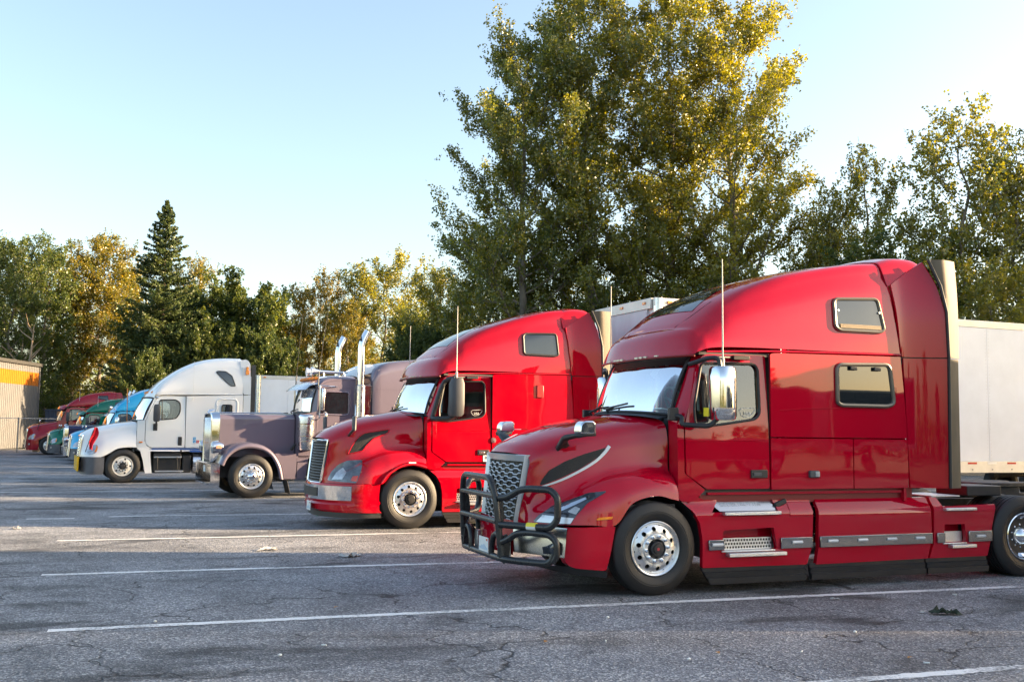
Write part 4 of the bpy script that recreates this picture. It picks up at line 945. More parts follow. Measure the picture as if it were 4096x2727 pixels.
    stepA = [(.72, .905), (.86, 1.05), (1.55, 1.05), (1.62, .985), (1.62, .905)]
    pa = [(.60, .285), (.59, .62), (.555, .79), (.47, .93), (.335, 1.05), (.345, 1.21), (.50, 1.12), (.65, 1.045), (2.115, 1.03), (2.105, .70), (2.085, .46), (2.03, .275)]
    fy1 = lambda x, z: fy2(x, min(z, 1.0)) - max(0, .62 - x) * max(0, z - .9) * .25
    if g2: both('chassis_fairing', panel(pa, fy1, [stepA, wellA], res=.035, thick=.06), pm, t)
    else: both('chassis_fairing', panel(pa, fy1, [wellA], res=.035, thick=.06), pm, t)
    x2 = xr + .40
    both('chassis_fairing', panel([(2.165, .27), (2.185, .47), (2.185, .60), (2.20, 1.03), (x2, 1.035), (x2 + .005, .60), (x2 - .01, .47), (x2 - .05, .285)], fy2, res=.05, thick=.06), pm, t)
    x3 = x2 + .055
    pc = [(x3 - .07, .285), (x3 - .02, .47), (x3, 1.035), (x3 + .12, 1.03), (x3 + .15, .92), (x3 + 1.02, .94), (x3 + .93, .62), (x3 + .91, .47), (x3 + .87, .285)]
    if g2: both('chassis_fairing', panel(pc, fy2, [wellB], res=.04, thick=.06), pm, t)
    dk = mat('well_dark_red', (.20, .008, .010), .4) if 'red' in pm.name else pm
    both('step_well', MB().grid([[(.84, -1.06, z), (1.64, -1.06, z)] for z in (.44, .74)]).grid([[(.84, -1.06, .735), (1.64, -1.06, .735)], [(.84, -1.22, .725), (1.64, -1.22, .725)]]), pm, t)
    both('step_riser', MB().bx(.86, 1.56, -1.17, -1.14, .475, .605), TREAD, t)
    hs_ = MB()
    for i in range(18):
        for j in range(3): hs_.box((.885 + i * .038 + (j % 2) * .018, -1.1712, .50 + j * .04), (.022, .004, .024))
    both('riser_holes', hs_, BLACK, t, kind='stuff')
    both('step_tread', MB().bx(.84, 1.56, -1.255, -1.10, .455, .472).bx(.90, 1.68, -1.315, -1.20, .405, .447), TREAD, t, bevel=.006)
    if g2:
        both('upper_step', MB().add([(.70, -1.10, 1.06), (1.60, -1.10, 1.06), (1.63, -1.20, .915), (.84, -1.20, .915)], [(0, 1, 2, 3)]), mat('brushed_aluminium', (.46, .47, .48), .22, 1.0), t)
        text_mesh('step_text', 'GLOBETROTTER', .075, mat('etched_aluminium', (.44, .45, .46), .24, 1.0), t, Matrix.Translation((1.15, -1.1525, .99)) @ Matrix.Rotation(rad(90 - 34.6), 4, 'X') )
        both('step_tread', MB().bx(.86, 1.625, -1.29, -1.16, .872, .912), TREAD, t, bevel=.006)
        both('step_riser', MB().bx(4.09, 4.45, -1.17, -1.14, .475, .605), TREAD, t); both('step_tread', MB().bx(4.08, 4.46, -1.25, -1.10, .455, .472).bx(4.17, 4.56, -1.31, -1.2, .41, .45), TREAD, t, bevel=.006)
        both('step_well', MB().grid([[(4.08, -1.06, z), (4.50, -1.06, z)] for z in (.44, .72)]), pm, t)
        both('step_tread', MB().bx(4.10, 4.60, -1.29, -1.0, .872, .905), TREAD, t, bevel=.006)
        both('deck_plate', MB().bx(x3 + .13, x3 + .60, -1.05, -.45, 1.03, 1.045), TREAD, t)
        CH = mat('chrome_strip', (.34, .34, .35), .10, 1.0, rvar=.04)
        sa = [(.66, .865, .483, .598), (1.64, 2.085, .475, .60)]; 
        for a, b_, c_, d_ in sa + [(2.195, x2 - .005, .472, .602), (x3 + .02, x3 + .145, .475, .60), (x3 + .53, x3 + .915, .475, .61)]:
            both('chrome_strip', MB().bx(a, b_, -1.262, -1.232, c_, d_), CH, t, bevel=.005)
        for x in (.77, 1.86, 2.37, 2.81, 3.25, 3.69, x3 + .72):
            both('strip_light', MB().tube([(x - .07, -1.264, .545), (x + .07, -1.264, .545)], .019, 8), mat('strip_lens', (.62, .62, .62), .25, coat=1), t)
        both('mud_guard', MB().bx(x3 + .78, x3 + 1.36, -1.0, -.45, 1.03, 1.16), BLACK, t, bevel=.01)
        both('fuel_cap', panel([(1.78, .845), (1.785, 1.015), (2.105, 1.015), (2.10, .845)], fy2, res=.04, thick=.02, off=.008), pm, t)
        both('grab_pocket', MB().box((1.69, -1.175, .995), (.16, .04, .06), Matrix.Rotation(rad(-20), 3, 'Y')), BLACK, t, bevel=.01)
    for a, b_ in ((.60, 2.01), (2.085, x2 - .09), (x2 - .06, x3 + .87)) if g2 else ((.60, 2.01), (2.085, x2 - .09)):
        sec = [(-1.195, .285), (-1.19, .235), (-1.215, .225), (-1.205, .175), (-1.235, .165), (-1.225, .095), (-1.19, .095), (-1.15, .28)]
        both('rubber_skirt', MB().grid([[(x + (.10 * (.28 - z) / .18 if x == a else 0) * (1 if a < 1 else 0), y, z) for y, z in sec] for x in (a, b_)]), BLACK, t, ang=30)
    both('sill', MB().bx(.62, xr + .2, -1.13, -1.06, 1.0, 1.17), dk, t)
    both('fuel_tank', MB().cyl((.9, -.70, .62), (3.7, -.70, .62), .30, 24), ALU, t)
    frame_rails(t, -.9, 8.0, .96, axles=(5.44, 6.77), scale=1.0)
    for s in (-1, 1): wheel(t, 0, s * 1.075, 'alu', s, 1.0, nuts=(s < 0 and detail), spin=.2, hubmat=BLACK if hero else BLACK)
    if hero:
        build('hub_badge', MB().cyl((0, -1.215, .52), (0, -1.275, .52), .03, 16), BLACK, t); build('hub_dot', MB().cyl((0, -1.2755, .52), (0, -1.279, .52), .017, 14), mat('hub_red', (.45, .04, .05), .4), t)
    build('axle', MB().cyl((0, -.95, .5), (0, .95, .5), .07, 10), STEEL, t)
    # mirrors
    if g2:
        for s in (-1, 1):
            sh = MB(); sec = [(-.115, -.06), (-.09, -.105), (0, -.13), (.09, -.12), (.135, -.09), (.14, .0), (.135, .09), (.09, .12), (0, .12), (-.09, .10), (-.115, .05)]
            P = [[(.70 + a * k_, s * (1.46 + b_ * k_ * 1.15), z) for a, b_ in sec] for z, k_ in ((1.955, .80), (1.975, .97), (2.1, 1.0), (2.4, 1.0), (2.535, .97), (2.56, .8))]
            sh.grid(np.array(P).transpose(1, 0, 2), True); sh.add(P[0], [tuple(range(11))]); sh.add(P[-1], [tuple(range(11))])
            mo = build('side_mirror', sh, CHROME, t, ang=50)
            build('mirror_glass', MB().bx(.828, .842, min(s * 1.36, s * 1.56), max(s * 1.36, s * 1.56), 2.0, 2.52), BLACK, mo)
            build('mirror_arm', MB().tube([(.28, s * 1.16, 2.0), (.34, s * 1.22, 1.99), (.30, s * 1.26, 1.90), (.58, s * 1.42, 1.885), (.66, s * 1.44, 1.97)], .03, 8, smooth=.07).box((.26, s * 1.15, 2.02), (.12, .06, .15)), BLACK, t, bevel=.008); build('mirror_arm', MB().tube([(.50, s * 1.10, 2.60), (.62, s * 1.35, 2.665), (.69, s * 1.44, 2.66), (.70, s * 1.45, 2.54)], .028, 8, smooth=.06), BLACK, t)
            hm = MB(); q = [(-.99, 1.785), (-.975, 1.885), (-.93, 1.925), (-.82, 1.925), (-.79, 1.895), (-.80, 1.785)]
            o = build('hood_mirror', MB().prism(rpoly(q, .03), -s * .0 + s * 1.15, s * 1.32), CHROME, t, bevel=.014)
            build('mirror_glass', MB().bx(-.797, -.788, min(s * 1.17, s * 1.3), max(s * 1.17, s * 1.3), 1.80, 1.9), BLACK, o)
            am = MB().grid([[(-1.03, s * .74, 1.50), (-.93, s * .77, 1.60), (-.88, s * .80, 1.66)], [(-1.035, s * .78, 1.60), (-1.0, s * .81, 1.66), (-.94, s * .86, 1.70)], [(-1.06, s * 1.02, 1.72), (-1.03, s * 1.03, 1.745), (-.98, s * 1.03, 1.755)], [(-1.0, s * 1.16, 1.755), (-.9, s * 1.2, 1.775), (-.79, s * 1.24, 1.785)], [(-1.0, s * 1.30, 1.76), (-.9, s * 1.31, 1.78), (-.79, s * 1.31, 1.785)]])
            a_ = build('hood_mirror_arm', am, BLACK, t, ang=50); sm = a_.modifiers.new('thick', 'SOLIDIFY'); sm.thickness = .05; sm.offset = 0
    else:
        for s in (-1, 1):
            sec = [(-.12, -.05), (-.09, -.11), (0, -.135), (.10, -.11), (.13, -.06), (.13, .09), (.08, .11), (-.08, .10), (-.12, .05)]
            P = [[(.74 + a * k_ + dx, s * (1.44 + b_ * k_), z) for a, b_ in sec] for z, k_, dx in ((1.98, .8, -.02), (2.02, 1.0, -.01), (2.2, 1.02, 0), (2.56, .98, 0), (2.66, .72, .01))]
            sh = MB().grid(np.array(P).transpose(1, 0, 2), True); sh.add(P[0], [tuple(range(9))]); sh.add(P[-1], [tuple(range(9))])
            mo = build('side_mirror', sh, GREYP, t, ang=50); build('mirror_glass', MB().bx(.862, .876, min(s * 1.35, s * 1.52), max(s * 1.35, s * 1.52), 2.03, 2.6), CHROME, mo)
            build('mirror_arm', MB().tube([(.40, s * 1.17, 1.94), (.42, s * 1.25, 1.93), (.62, s * 1.40, 1.94), (.72, s * 1.44, 1.99)], .05, 8, smooth=.07), BLACK, t); build('mirror_arm', MB().tube([(.40, s * 1.16, 1.95), (.50, s * 1.19, 2.35), (.60, s * 1.22, 2.62), (.74, s * 1.42, 2.67)], .045, 8, smooth=.08), BLACK, t)
            build('hood_mirror', MB().box((-1.02, s * 1.16, 1.83), (.06, .15, .26)), GREYP, t, bevel=.03)
            build('hood_mirror_arm', MB().tube([(-1.02, s * .80, 1.62), (-1.03, s * .95, 1.66), (-1.02, s * 1.14, 1.72)], .025, 8, smooth=.06), BLACK, t)
    antenna(t, .75, -1.42 if g2 else -1.43, 2.56 if g2 else 2.67, 3.80 if g2 else 3.95, mat('antenna_pale', (.62, .58, .52), .5))
    antenna(t, .75, 1.42, 2.56, 3.85, mat('antenna_pale', (.62, .58, .52), .5))
    both('cab_bracket', MB().bx(1.02, 1.24, -1.24, -1.17, 2.665, 2.715).tube([(.70, -1.30, 2.68), (1.02, -1.2, 2.69)], .014, 6), BLACK if not hero else mat('bracket_dark', (.05, .045, .04), .4, .5), t, bevel=.005)
    return t, hs
def caster_top(o):
    me = o.data; t_ = BVHTree.FromPolygons([v.co.copy() for v in me.vertices], [tuple(p.vertices) for p in me.polygons])
    def f(x, y):
        h = t_.ray_cast(Vector((x, y, 9)), Vector((0, 0, -1))); return h[0].z if h[0] is not None else 3.0
    return f
RED1 = paint('maroon_red', (.44, .001, .017), .0, .5); RED2 = paint('bright_red', (.44, .0008, .011), .0, .5)
WHT = paint('white_lacquer', (.80, .81, .82), .0, .4)
T1, _ = vnl((5.556, 11.19, 0), 0, 'glossy dark red semi truck with a black tube bull bar and chrome mirrors', RED1, 2, 1.0, 3.5, hero=True)
# bull bar, bolted to the bumper of the nearest truck
bb = build('bull_bar', MB(), BLACKG, T1) if False else None
def bull_bar(t):
    r = .038
    top = MB().tube([(-1.62, .66, .41), (-1.64, .645, .56), (-1.66, .625, .80), (-1.675, .605, 1.03), (-1.705, .49, 1.275), (-1.705, -.49, 1.275), (-1.675, -.605, 1.03), (-1.66, -.625, .80), (-1.64, -.645, .56), (-1.62, -.66, .41)], r, 12, smooth=.14)
    root = build('bull_bar', top, BLACKG, t, ang=60)
    for z, x, y in ((1.075, -1.685, .60), (.80, -1.672, .625)): build('cross_tube', MB().tube([(x, -y, z), (x, y, z)], .033, 12), BLACKG, root, ang=60)
    build('lower_tube', MB().tube([(-1.25, 1.25, .50), (-1.27, 1.23, .42), (-1.31, 1.17, .395), (-1.46, .94, .39), (-1.62, .70, .395), (-1.63, .4, .395), (-1.63, -.4, .395), (-1.62, -.70, .395), (-1.46, -.94, .39), (-1.31, -1.17, .395), (-1.27, -1.23, .42), (-1.25, -1.25, .50)], r, 12, smooth=.10), BLACKG, root, ang=60)
    for s in (-1, 1):
        build('side_loop', MB().tube([(-1.655, s * .65, 1.06), (-1.60, s * .74, 1.07), (-1.50, s * .885, 1.165), (-1.44, s * .98, 1.18), (-1.28, s * 1.215, 1.18), (-1.225, s * 1.285, 1.10), (-1.225, s * 1.285, .86), (-1.28, s * 1.215, .775), (-1.50, s * .89, .77), (-1.65, s * .66, .77)], r, 12, smooth=.12), BLACKG, root, ang=60)
        build('lower_loop', MB().tube([(-1.63, s * .68, .58), (-1.58, s * .77, .62), (-1.53, s * .85, .69), (-1.43, s * .99, .71), (-1.28, s * 1.21, .70), (-1.23, s * 1.28, .63), (-1.23, s * 1.28, .48), (-1.26, s * 1.245, .42)], r * .95, 12, smooth=.10), BLACKG, root, ang=60)
        br = MB().prism([(-1.66, .42), (-1.645, .62), (-1.55, .66), (-1.50, .60), (-1.52, .38), (-1.58, .33)], s * .60, s * .625); br.prism([(-1.67, .78), (-1.685, 1.06), (-1.60, 1.02), (-1.575, .86), (-1.6, .70)], s * .585, s * .605)
        build('bracket', br, BLACKG, root, bevel=.004)
        build('hook_tube', MB().tube([(-1.62, s * .60, .63), (-1.63, s * .52, .66), (-1.635, s * .42, .63), (-1.635, s * .36, .52), (-1.635, s * .355, .40)], .034, 10, smooth=.08), BLACKG, root, ang=60)
        for x, z in ((-1.655, .52), (-1.60, .58)): build('bolt', MB().cyl((x, s * .626, z), (x, s * .655, z), .016, 8), GALV, root)
    p = plate(root, Matrix.Translation((-1.655, -.14, .50)) @ Matrix.Rotation(rad(-90), 4, 'Z'), .32, .17)
    q0, q1 = np.array([-1.50, -.89, .77]), np.array([-1.28, -1.215, .775]); d = q1 - q0
    build('warning_tag', MB().tube([q0 + d * .25, q0 + d * .56], .0392, 14), LABELW, root); build('tag_stripe', MB().tube([q0 + d * .25 + np.array([0, 0, .006]), q0 + d * .56 + np.array([0, 0, .006])], .0385, 14), LABELY, root)
bull_bar(T1)
a2 = rad(2.0)
T2c = Vector((4.833, 17.72, 0)) + Matrix.Rotation(a2, 3, 'Z') @ Vector((0, 1.22 * 1.03, 0))
T2, _ = vnl(T2c, a2, 'bright red semi truck with grey mirrors parked between the bull-bar truck and the purple-grey one', RED2, 1, 1.03, 3.14)
a5 = rad(6)
x5, y5, _ = at(298, 38.3); vnl((x5 + .1, y5 + .9, 0), a5, 'white semi truck mostly hidden behind the white truck with the red flag', WHT, 1, .84, 3.14, detail=False)
# ------------------------------------------------------------------ rounded-hood sleeper tractor (white, blue, green and the far red one)
BUMPG = mat('bumper_grey', (.085, .09, .105), .5, noise=.08)
def casc(loc, rz, label, pm, scale=1.0, bumper=None, visor=False, roof='high', kind='steel', flag=False, low=0.0, detail=True, ogrille=CHROME, guard=False):
    t = empty('semi_truck', label, 'truck', loc, rz, None, scale)
    rows = np.array([
     [(-1.20, 0, 1.46), (-1.17, .34, 1.455), (-1.10, .60, 1.42), (-1.12, .61, 1.25), (-1.15, .60, 1.08), (-1.17, .585, .95), (-1.18, .58, .88), (-1.185, .575, .84), (-1.19, .57, .79)],
     [(-1.12, 0, 1.545), (-1.09, .37, 1.535), (-.99, .70, 1.48), (-1.0, .75, 1.30), (-1.03, .77, 1.13), (-1.06, .80, 1.0), (-1.08, .83, .92), (-1.09, .85, .86), (-1.095, .86, .80)],
     [(-.92, 0, 1.66), (-.90, .40, 1.645), (-.83, .78, 1.56), (-.83, .86, 1.38), (-.85, .92, 1.22), (-.87, .97, 1.09), (-.89, 1.04, 1.0), (-.90, 1.09, .91), (-.905, 1.12, .80)],
     [(-.65, 0, 1.74), (-.64, .42, 1.72), (-.60, .84, 1.63), (-.60, .94, 1.45), (-.60, 1.02, 1.30), (-.61, 1.09, 1.19), (-.62, 1.15, 1.08), (-.62, 1.19, .96), (-.62, 1.20, .80)],
     [(-.42, 0, 1.795), (-.42, .44, 1.775), (-.40, .87, 1.68), (-.40, .97, 1.50), (-.40, 1.05, 1.36), (-.40, 1.12, 1.26), (-.40, 1.17, 1.17), (-.40, 1.205, 1.06), (-.39, 1.215, .91)],
     [(-.15, 0, 1.85), (-.15, .45, 1.83), (-.15, .90, 1.735), (-.15, 1.0, 1.56), (-.15, 1.08, 1.42), (-.15, 1.14, 1.32), (-.15, 1.185, 1.24), (-.15, 1.21, 1.16), (-.15, 1.22, 1.055)],
     [(.12, 0, 1.895), (.13, .46, 1.875), (.14, .95, 1.80), (.14, 1.03, 1.62), (.14, 1.10, 1.46), (.14, 1.155, 1.34), (.14, 1.19, 1.26), (.14, 1.215, 1.18), (.14, 1.22, 1.10)],
     [(.28, 0, 1.93), (.30, .48, 1.91), (.39, .98, 1.85), (.39, 1.06, 1.66), (.39, 1.12, 1.48), (.39, 1.165, 1.34), (.39, 1.195, 1.25), (.39, 1.215, 1.17), (.39, 1.22, 1.095)]])
    G = loft(rows, 6, 4); A0, A1 = G[:, :1].copy(), G[:, -1:].copy(); A0[:, :, 1] -= .1; A1[:, :, 1] += .1
    hood = build('hood', MB().grid(np.concatenate([A0, G, A1], 1)), pm, t, ang=50); hs = caster(hood)
    arch_liner(t, .02, .52, .60, -1.2, -.6); build('engine_bay', MB().bx(-1.0, .35, -.6, .6, .5, 1.25), BLACK, t)
    def gp(s_, q, d=0): return (-1.19 + .09 * q - .07 * (1 - s_ * s_) - d, s_ * (.57 + .03 * q), .40 + 1.03 * q)
    build('grille_backing', MB().grid([[gp(a, q, -.04) for q in np.linspace(0, 1, 6)] for a in np.linspace(-.98, .98, 9)]), BLACK, t)
    ou = [(-1, q) for q in np.linspace(0, .96, 10)] + [(a, 1.0) for a in np.linspace(-1, 1, 11)] + [(1, q) for q in np.linspace(.96, 0, 10)]
    gr = build('grille_surround', MB().tube([gp(a, q, .02) for a, q in ou], .035, 8), ogrille, t)
    for k in range(12):
        q = .04 + k * .08; build('grille_bar', MB().tube([gp(a, q, .02) for a in np.linspace(-.97, .97, 9)], .016, 6), ogrille, gr)
    hp = [(-1.08, .875), (-1.035, 1.0), (-.96, 1.10), (-.84, 1.165), (-.72, 1.175), (-.70, 1.08), (-.74, .95), (-.80, .895), (-.95, .86)]
    hl = both('headlight', panel(rpoly(hp, .03), hs, res=.03, thick=.015, off=.010), mat('headlamp_clear', (.20, .22, .24), .05, .3, coat=1.0, noise=.6, nscale=7) if False else LENS, t)
    for o, sd in zip(hl, (-1, 1)): build('turn_signal', panel([(-.745, .965), (-.71, 1.08), (-.725, 1.15), (-.755, 1.14), (-.75, 1.08), (-.80, .96)], hs, res=.02, thick=.01, off=.016, side=sd), AMBER, o)
    pth = [(-.52, 1.205), (-.80, 1.19), (-.98, 1.07), (-1.08, .9), (-1.15, .70)]
    sec = [(0, .80), (-.01, .62), (-.02, .45), (.03, .30), (.05, .27)]
    bm = bumper or BUMPG
    pc = cr(pth, 4); both('bumper_end', MB().grid([[(x - dx * .5 + (.03 if False else 0), -y + dx * .4, z) for dx, z in sec] for x, y in pc]), bm, t)
    build('bumper_center', MB().grid([[(-1.15 - .06 * (1 - (y / .7) ** 2), y, z) for z in (.62, .45, .30)] for y in np.linspace(-.7, .7, 7)]), bm, t)
    if guard: build('towing_banner', MB().bx(-1.27, -1.22, -.95, .95, .36, .80), mat('banner_yellow', (.70, .40, .01), .7, noise=.15), t, bevel=.01)
    else: both('fog_lamp', MB().cyl((-1.0, -1.065, .60), (-1.015, -1.085, .60), .05, 12), LENS, t)
    def cy(x, z):
        y = 1.215 - .05 * max(0, z - 1.5) ** 1.3
        if x < 1.0: y -= .16 * (1.0 - x) ** 1.6
        return y
    k = low
    dw = rpoly([(1.07, 1.965), (1.01, 2.45), (1.045, 2.585), (1.52, 2.60), (1.655, 2.50), (1.665, 2.22), (1.55, 2.01)], [.05, .1, .05, .1, .08, .1, .08])
    dout = rpoly([(.645, 1.93), (.645, 1.30), (.70, 1.17), (.82, 1.095), (1.835, 1.10), (1.815, 2.715), (1.08, 2.72), (.93, 2.62)], [.02, .05, .05, .05, .03, .03, .10, .10])
    door = both('door', panel(dout, cy, [dw], res=.04, thick=.05), pm, t)
    for o, sd in zip(door, (-1, 1)):
        build('window_glass', panel(dw, cy, res=.06, thick=0, off=-.02, side=sd), DGLASS, o); build('window_seal', ring(dw, 0, cy, .002, side=sd, r=.02), BLACK, o)
        build('door_handle', MB().box((1.68, sd * (cy(1.68, 1.3) + .01), 1.30), (.12, .02, .27)), BLACK, o, bevel=.03)
        build('vent_bar', MB().tube([(1.13, sd * (cy(1.1, 2.0) + .0), 1.99), (1.10, sd * cy(1.1, 2.57), 2.58)], .014, 6), BLACK, o)
    both('cowl_side', panel(rpoly([(.40, 1.10), (.40, 1.93), (.63, 1.95), (.63, 1.30), (.69, 1.16), (.81, 1.085), (.81, 1.06), (.40, 1.08)], .01), lambda x, z: cy(x, z) + .0, res=.03, thick=.08), pm, t)
    both('cowl_side', panel([(.59, 1.955), (.64, 1.945), (.925, 2.64), (.87, 2.64)], lambda x, z: cy(x, z) - .0, res=.02, thick=.05), pm, t)
    both('side_marker', MB().box((.52, -1.195, 1.26), (.11, .03, .045)), AMBER, t, bevel=.015)
    both('fender_skirt', panel([(.42, 1.075), (.52, .97), (.60, .70), (.68, .30), (.88, .30), (.82, .80), (.81, 1.05), (.60, 1.09)], lambda x, z: 1.19, res=.03, thick=.08), pm, t)
    WB = [(.34, 0, 1.945), (.36, .35, 1.94), (.43, .75, 1.93), (.58, 1.075, 1.945)]; WT = [(.64, 0, 2.66), (.66, .35, 2.66), (.72, .75, 2.655), (.87, 1.05, 2.64)]
    windshield(t, WB, WT, tint=False, wip=(-.5, .1) if detail else (), seal=.03)
    build('cowl', MB().grid([[(x - .1, y, z - .02), (x + .05, y, z - .03)] for x, y, z in [(.58, -1.0, 1.9), (.43, -.75, 1.92), (.36, -.35, 1.93), (.34, 0, 1.935), (.36, .35, 1.93), (.43, .75, 1.92), (.58, 1.0, 1.9)]]), BLACK, t)
    cab_interior(t, .66, 1.9, 1.12, 1.1, .85, 1.45)
    if roof == 'high': prof = [(.64, 2.66), (.72, 2.80), (.85, 2.96), (1.09, 3.20), (1.59, 3.57), (2.0, 3.79), (2.28, 3.90), (2.7, 3.99), (3.1, 4.03), (3.58, 4.04)]
    else: prof = [(.64, 2.62), (.68, 2.72), (.75, 2.80), (.95, 2.96), (1.35, 3.24), (1.79, 3.46), (2.2, 3.58), (2.7, 3.66), (3.15, 3.70), (3.58, 3.66)]
    RR = []
    for i, (x, z) in enumerate(prof):
        q = i / (len(prof) - 1); bow = .23 * (1 - min(1, i / 4)); h = z - 2.74; zs = 2.64 if i == 0 else 2.735 + .08 * q
        fl = .06 * min(1, i / 3)
        RR.append([(x, 0, z), (x + bow * .12, .46, z - .012), (x + bow * .45, .80, max(zs, z - .05 - .02 * (i > 3))), (x + bow * .85, 1.02, max(zs, zs + h * .84)), (x + bow, 1.115 + fl * .6, max(zs, zs + h * .58)), (x + bow * 1.02, 1.15 + fl, max(zs, zs + h * .25)), (x + bow * 1.02, 1.15 + fl, zs)])
    rf = build('roof_fairing', MB().grid(loft(RR, 6, 4)), pm, t, ang=60); rs = caster(rf); ct_ = caster_top(rf)
    for y in (-.75, -.3, 0, .3, .75): build('clearance_light', MB().tube([(.70 + .13 * (y / .8) ** 2, y, 2.80), (.76 + .13 * (y / .8) ** 2, y, 2.86)], [.045, .03], 10), AMBER, t)
    both('clearance_light', MB().box((.96, -1.10, 2.80), (.09, .05, .05)), AMBER, t, bevel=.015)
    if visor:
        V = [[(.36, 0, 2.62), (.40, .5, 2.62), (.52, .9, 2.61), (.72, 1.14, 2.60)], [(.46, 0, 2.78), (.50, .5, 2.77), (.60, .88, 2.75), (.76, 1.13, 2.68)], [(.68, 0, 2.88), (.70, .48, 2.87), (.76, .85, 2.83), (.90, 1.12, 2.72)]]
        build('sun_visor', MB().grid(loft(V, 5, 4)), pm if visor is True else visor, t)
    else: both('roof_bead', MB().tube([(x, -rs(x, z, 1.2) - .004, z) for x, z in ((.93, 2.70), (1.05, 2.76), (1.5, 2.775), (2.4, 2.795), (3.58, 2.815))], .016, 6), pm, t)
    if roof == 'high': wp = [(2.72, 3.53), (2.80, 3.555), (3.03, 3.55), (3.22, 3.41), (3.345, 3.08), (3.19, 3.09), (2.89, 3.35)]
    else: wp = [(2.5, 3.25), (2.5, 3.40), (3.0, 3.42), (3.05, 3.15)]
    w2 = both('sleeper_window', panel(rpoly(wp, .05), rs, res=.05, thick=.012, off=.01), TGLASS, t)
    for o, sd in zip(w2, (-1, 1)): build('window_frame', ring(rpoly(wp, .05), 0, rs, .012, side=sd, r=.016), BLACK, o)
    both('roof_seam', MB().tube([(x, -rs(x, z) - .001, z) for x, z in ((1.15, 3.05), (1.6, 3.32), (2.2, 3.55), (2.8, 3.66), (3.3, 3.70), (3.5, 3.60))], .006, 4), pm, t)
    sy = lambda x, z: 1.222
    lw = rpoly([(2.94, 2.20), (2.94, 2.47), (3.25, 2.47), (3.25, 2.20)], .07)
    both('sleeper_wall', panel([(1.85, 1.10), (1.83, 2.72), (3.60, 2.795), (3.60, 1.10)], sy, res=.06, thick=.03), pm, t)
    lo = both('sleeper_window', panel(lw, sy, res=.04, thick=.01, off=.03), TGLASS, t)
    for o, sd in zip(lo, (-1, 1)):
        build('window_frame', ring(lw, 0, sy, .03, side=sd, r=.022), BLACK, o)
    both('window_surround', ring(rpoly([(2.77, 2.0), (2.77, 2.655), (3.43, 2.655), (3.43, 2.0)], .14), 0, sy, .0, r=.028, n=8), pm, t)
    build('sleeper_back', MB().bx(3.56, 3.60, -1.19, 1.19, 1.0, 3.7 if roof == 'high' else 3.5).bx(.8, 3.56, -1.17, 1.17, 1.02, 1.08).bx(.42, .62, -1.1, 1.1, 1.02, 1.6), pm, t)
    zt = 3.95 if roof == 'high' else 3.62
    both('side_extender', panel([(3.615, 1.10), (3.615, 2.79), (3.83, 2.80), (3.83, 1.10)], lambda x, z: 1.222 + .05 * (x - 3.6) / .2, res=.05, thick=.03), pm, t)
    both('side_extender', panel(rpoly([(3.61, 2.815), (3.48, zt - .02), (3.68, zt + .03), (3.80, zt - .10), (3.83, 2.82)], [.01, .02, .08, .08, .01]), lambda x, z: 1.215 + .05 * (x - 3.6) / .2 - .10 * max(0, z - 3.2), res=.05, thick=.03), pm, t)
    both('extender_flap', panel([(3.835, 1.12), (3.835, zt - .16), (3.98, zt - .16), (3.98, 1.12)], lambda x, z: 1.27 - .07 * max(0, z - 3.2), res=.06, thick=.02), BLACK, t)
    if roof == 'high': both('strobe_light', MB().cyl((3.70, -1.24, 3.60), (3.70, -1.24, 3.72), .045, 12).bx(3.65, 3.75, -1.28, -1.2, 3.47, 3.60), AMBER, t)
    # steps, tanks, air cleaners below the cab
    both('step_box', MB().bx(.92, 1.75, -1.08, -.6, .30, .92), BLACK, t, bevel=.02); both('step_tread', MB().bx(.93, 1.76, -1.21, -1.0, .775, .815).bx(.98, 1.82, -1.23, -1.0, .335, .375), TREAD, t, bevel=.005)
    for x in (1.02, 1.62): both('step_bracket', MB().tube([(x, -1.2, .80), (x + .03, -1.2, .36)], .022, 6), STEEL, t)
    both('battery_box', MB().bx(1.80, 2.06, -1.1, -.55, .30, .85), BLACK, t, bevel=.03)
    both('fuel_tank', MB().cyl((2.12, -.86, .60), (3.6, -.86, .60), .33, 28), ALU, t); both('tank_strap', MB().cyl((2.35, -.86, .60), (2.41, -.86, .60), .337, 28).cyl((3.2, -.86, .6), (3.26, -.86, .6), .337, 28), BLACK, t)
    both('side_rail', MB().bx(.85, 3.8, -1.2, -1.15, 1.03, 1.07).bx(2.0, 3.75, -1.19, -1.16, .955, 1.01), mat('blue_sheet', (.05, .13, .42), .4) if flag else pm, t)
    if flag:
        for x, z, m_ in ((2.12, 1.385, 'decal_blue'), (2.12, 1.285, 'decal_blue'), (2.225, 1.285, 'decal_red'), (2.33, 1.285, 'decal_green')):
            c_ = {'decal_blue': (.06, .36, .70), 'decal_red': (.6, .05, .06), 'decal_green': (.05, .40, .15)}[m_]
            o = build('permit_decal', MB().box((x, -1.2245, z), (.085, .004, .085)), mat(m_, c_, .5), t); build('decal_mark', MB().tube([(x - .02, -1.2275, z + .02), (x + .0, -1.2275, z - .01), (x + .02, -1.2275, z - .02)], .007, 4), LABELW, o)
        pole = MB().cyl((-1.05, -.98, .95), (-.86, -1.22, 1.62), .012, 6); fo_ = build('flag_pole', pole, STEEL, t)
        F = [[(-.78 + .03 * math.sin(v * 5 + u_ * 3) - .10 * u_ * v - .04 * v, -1.25 + .10 * math.sin(u_ * 6 + v * 2) * v - .03 * u_, 1.66 - .62 * v - .10 * u_ * (1 - v) - .10 * v * (1 - abs(u_ - .5) * 2)) for v in np.linspace(0, 1, 9)] for u_ in np.linspace(0, 1, 2)]
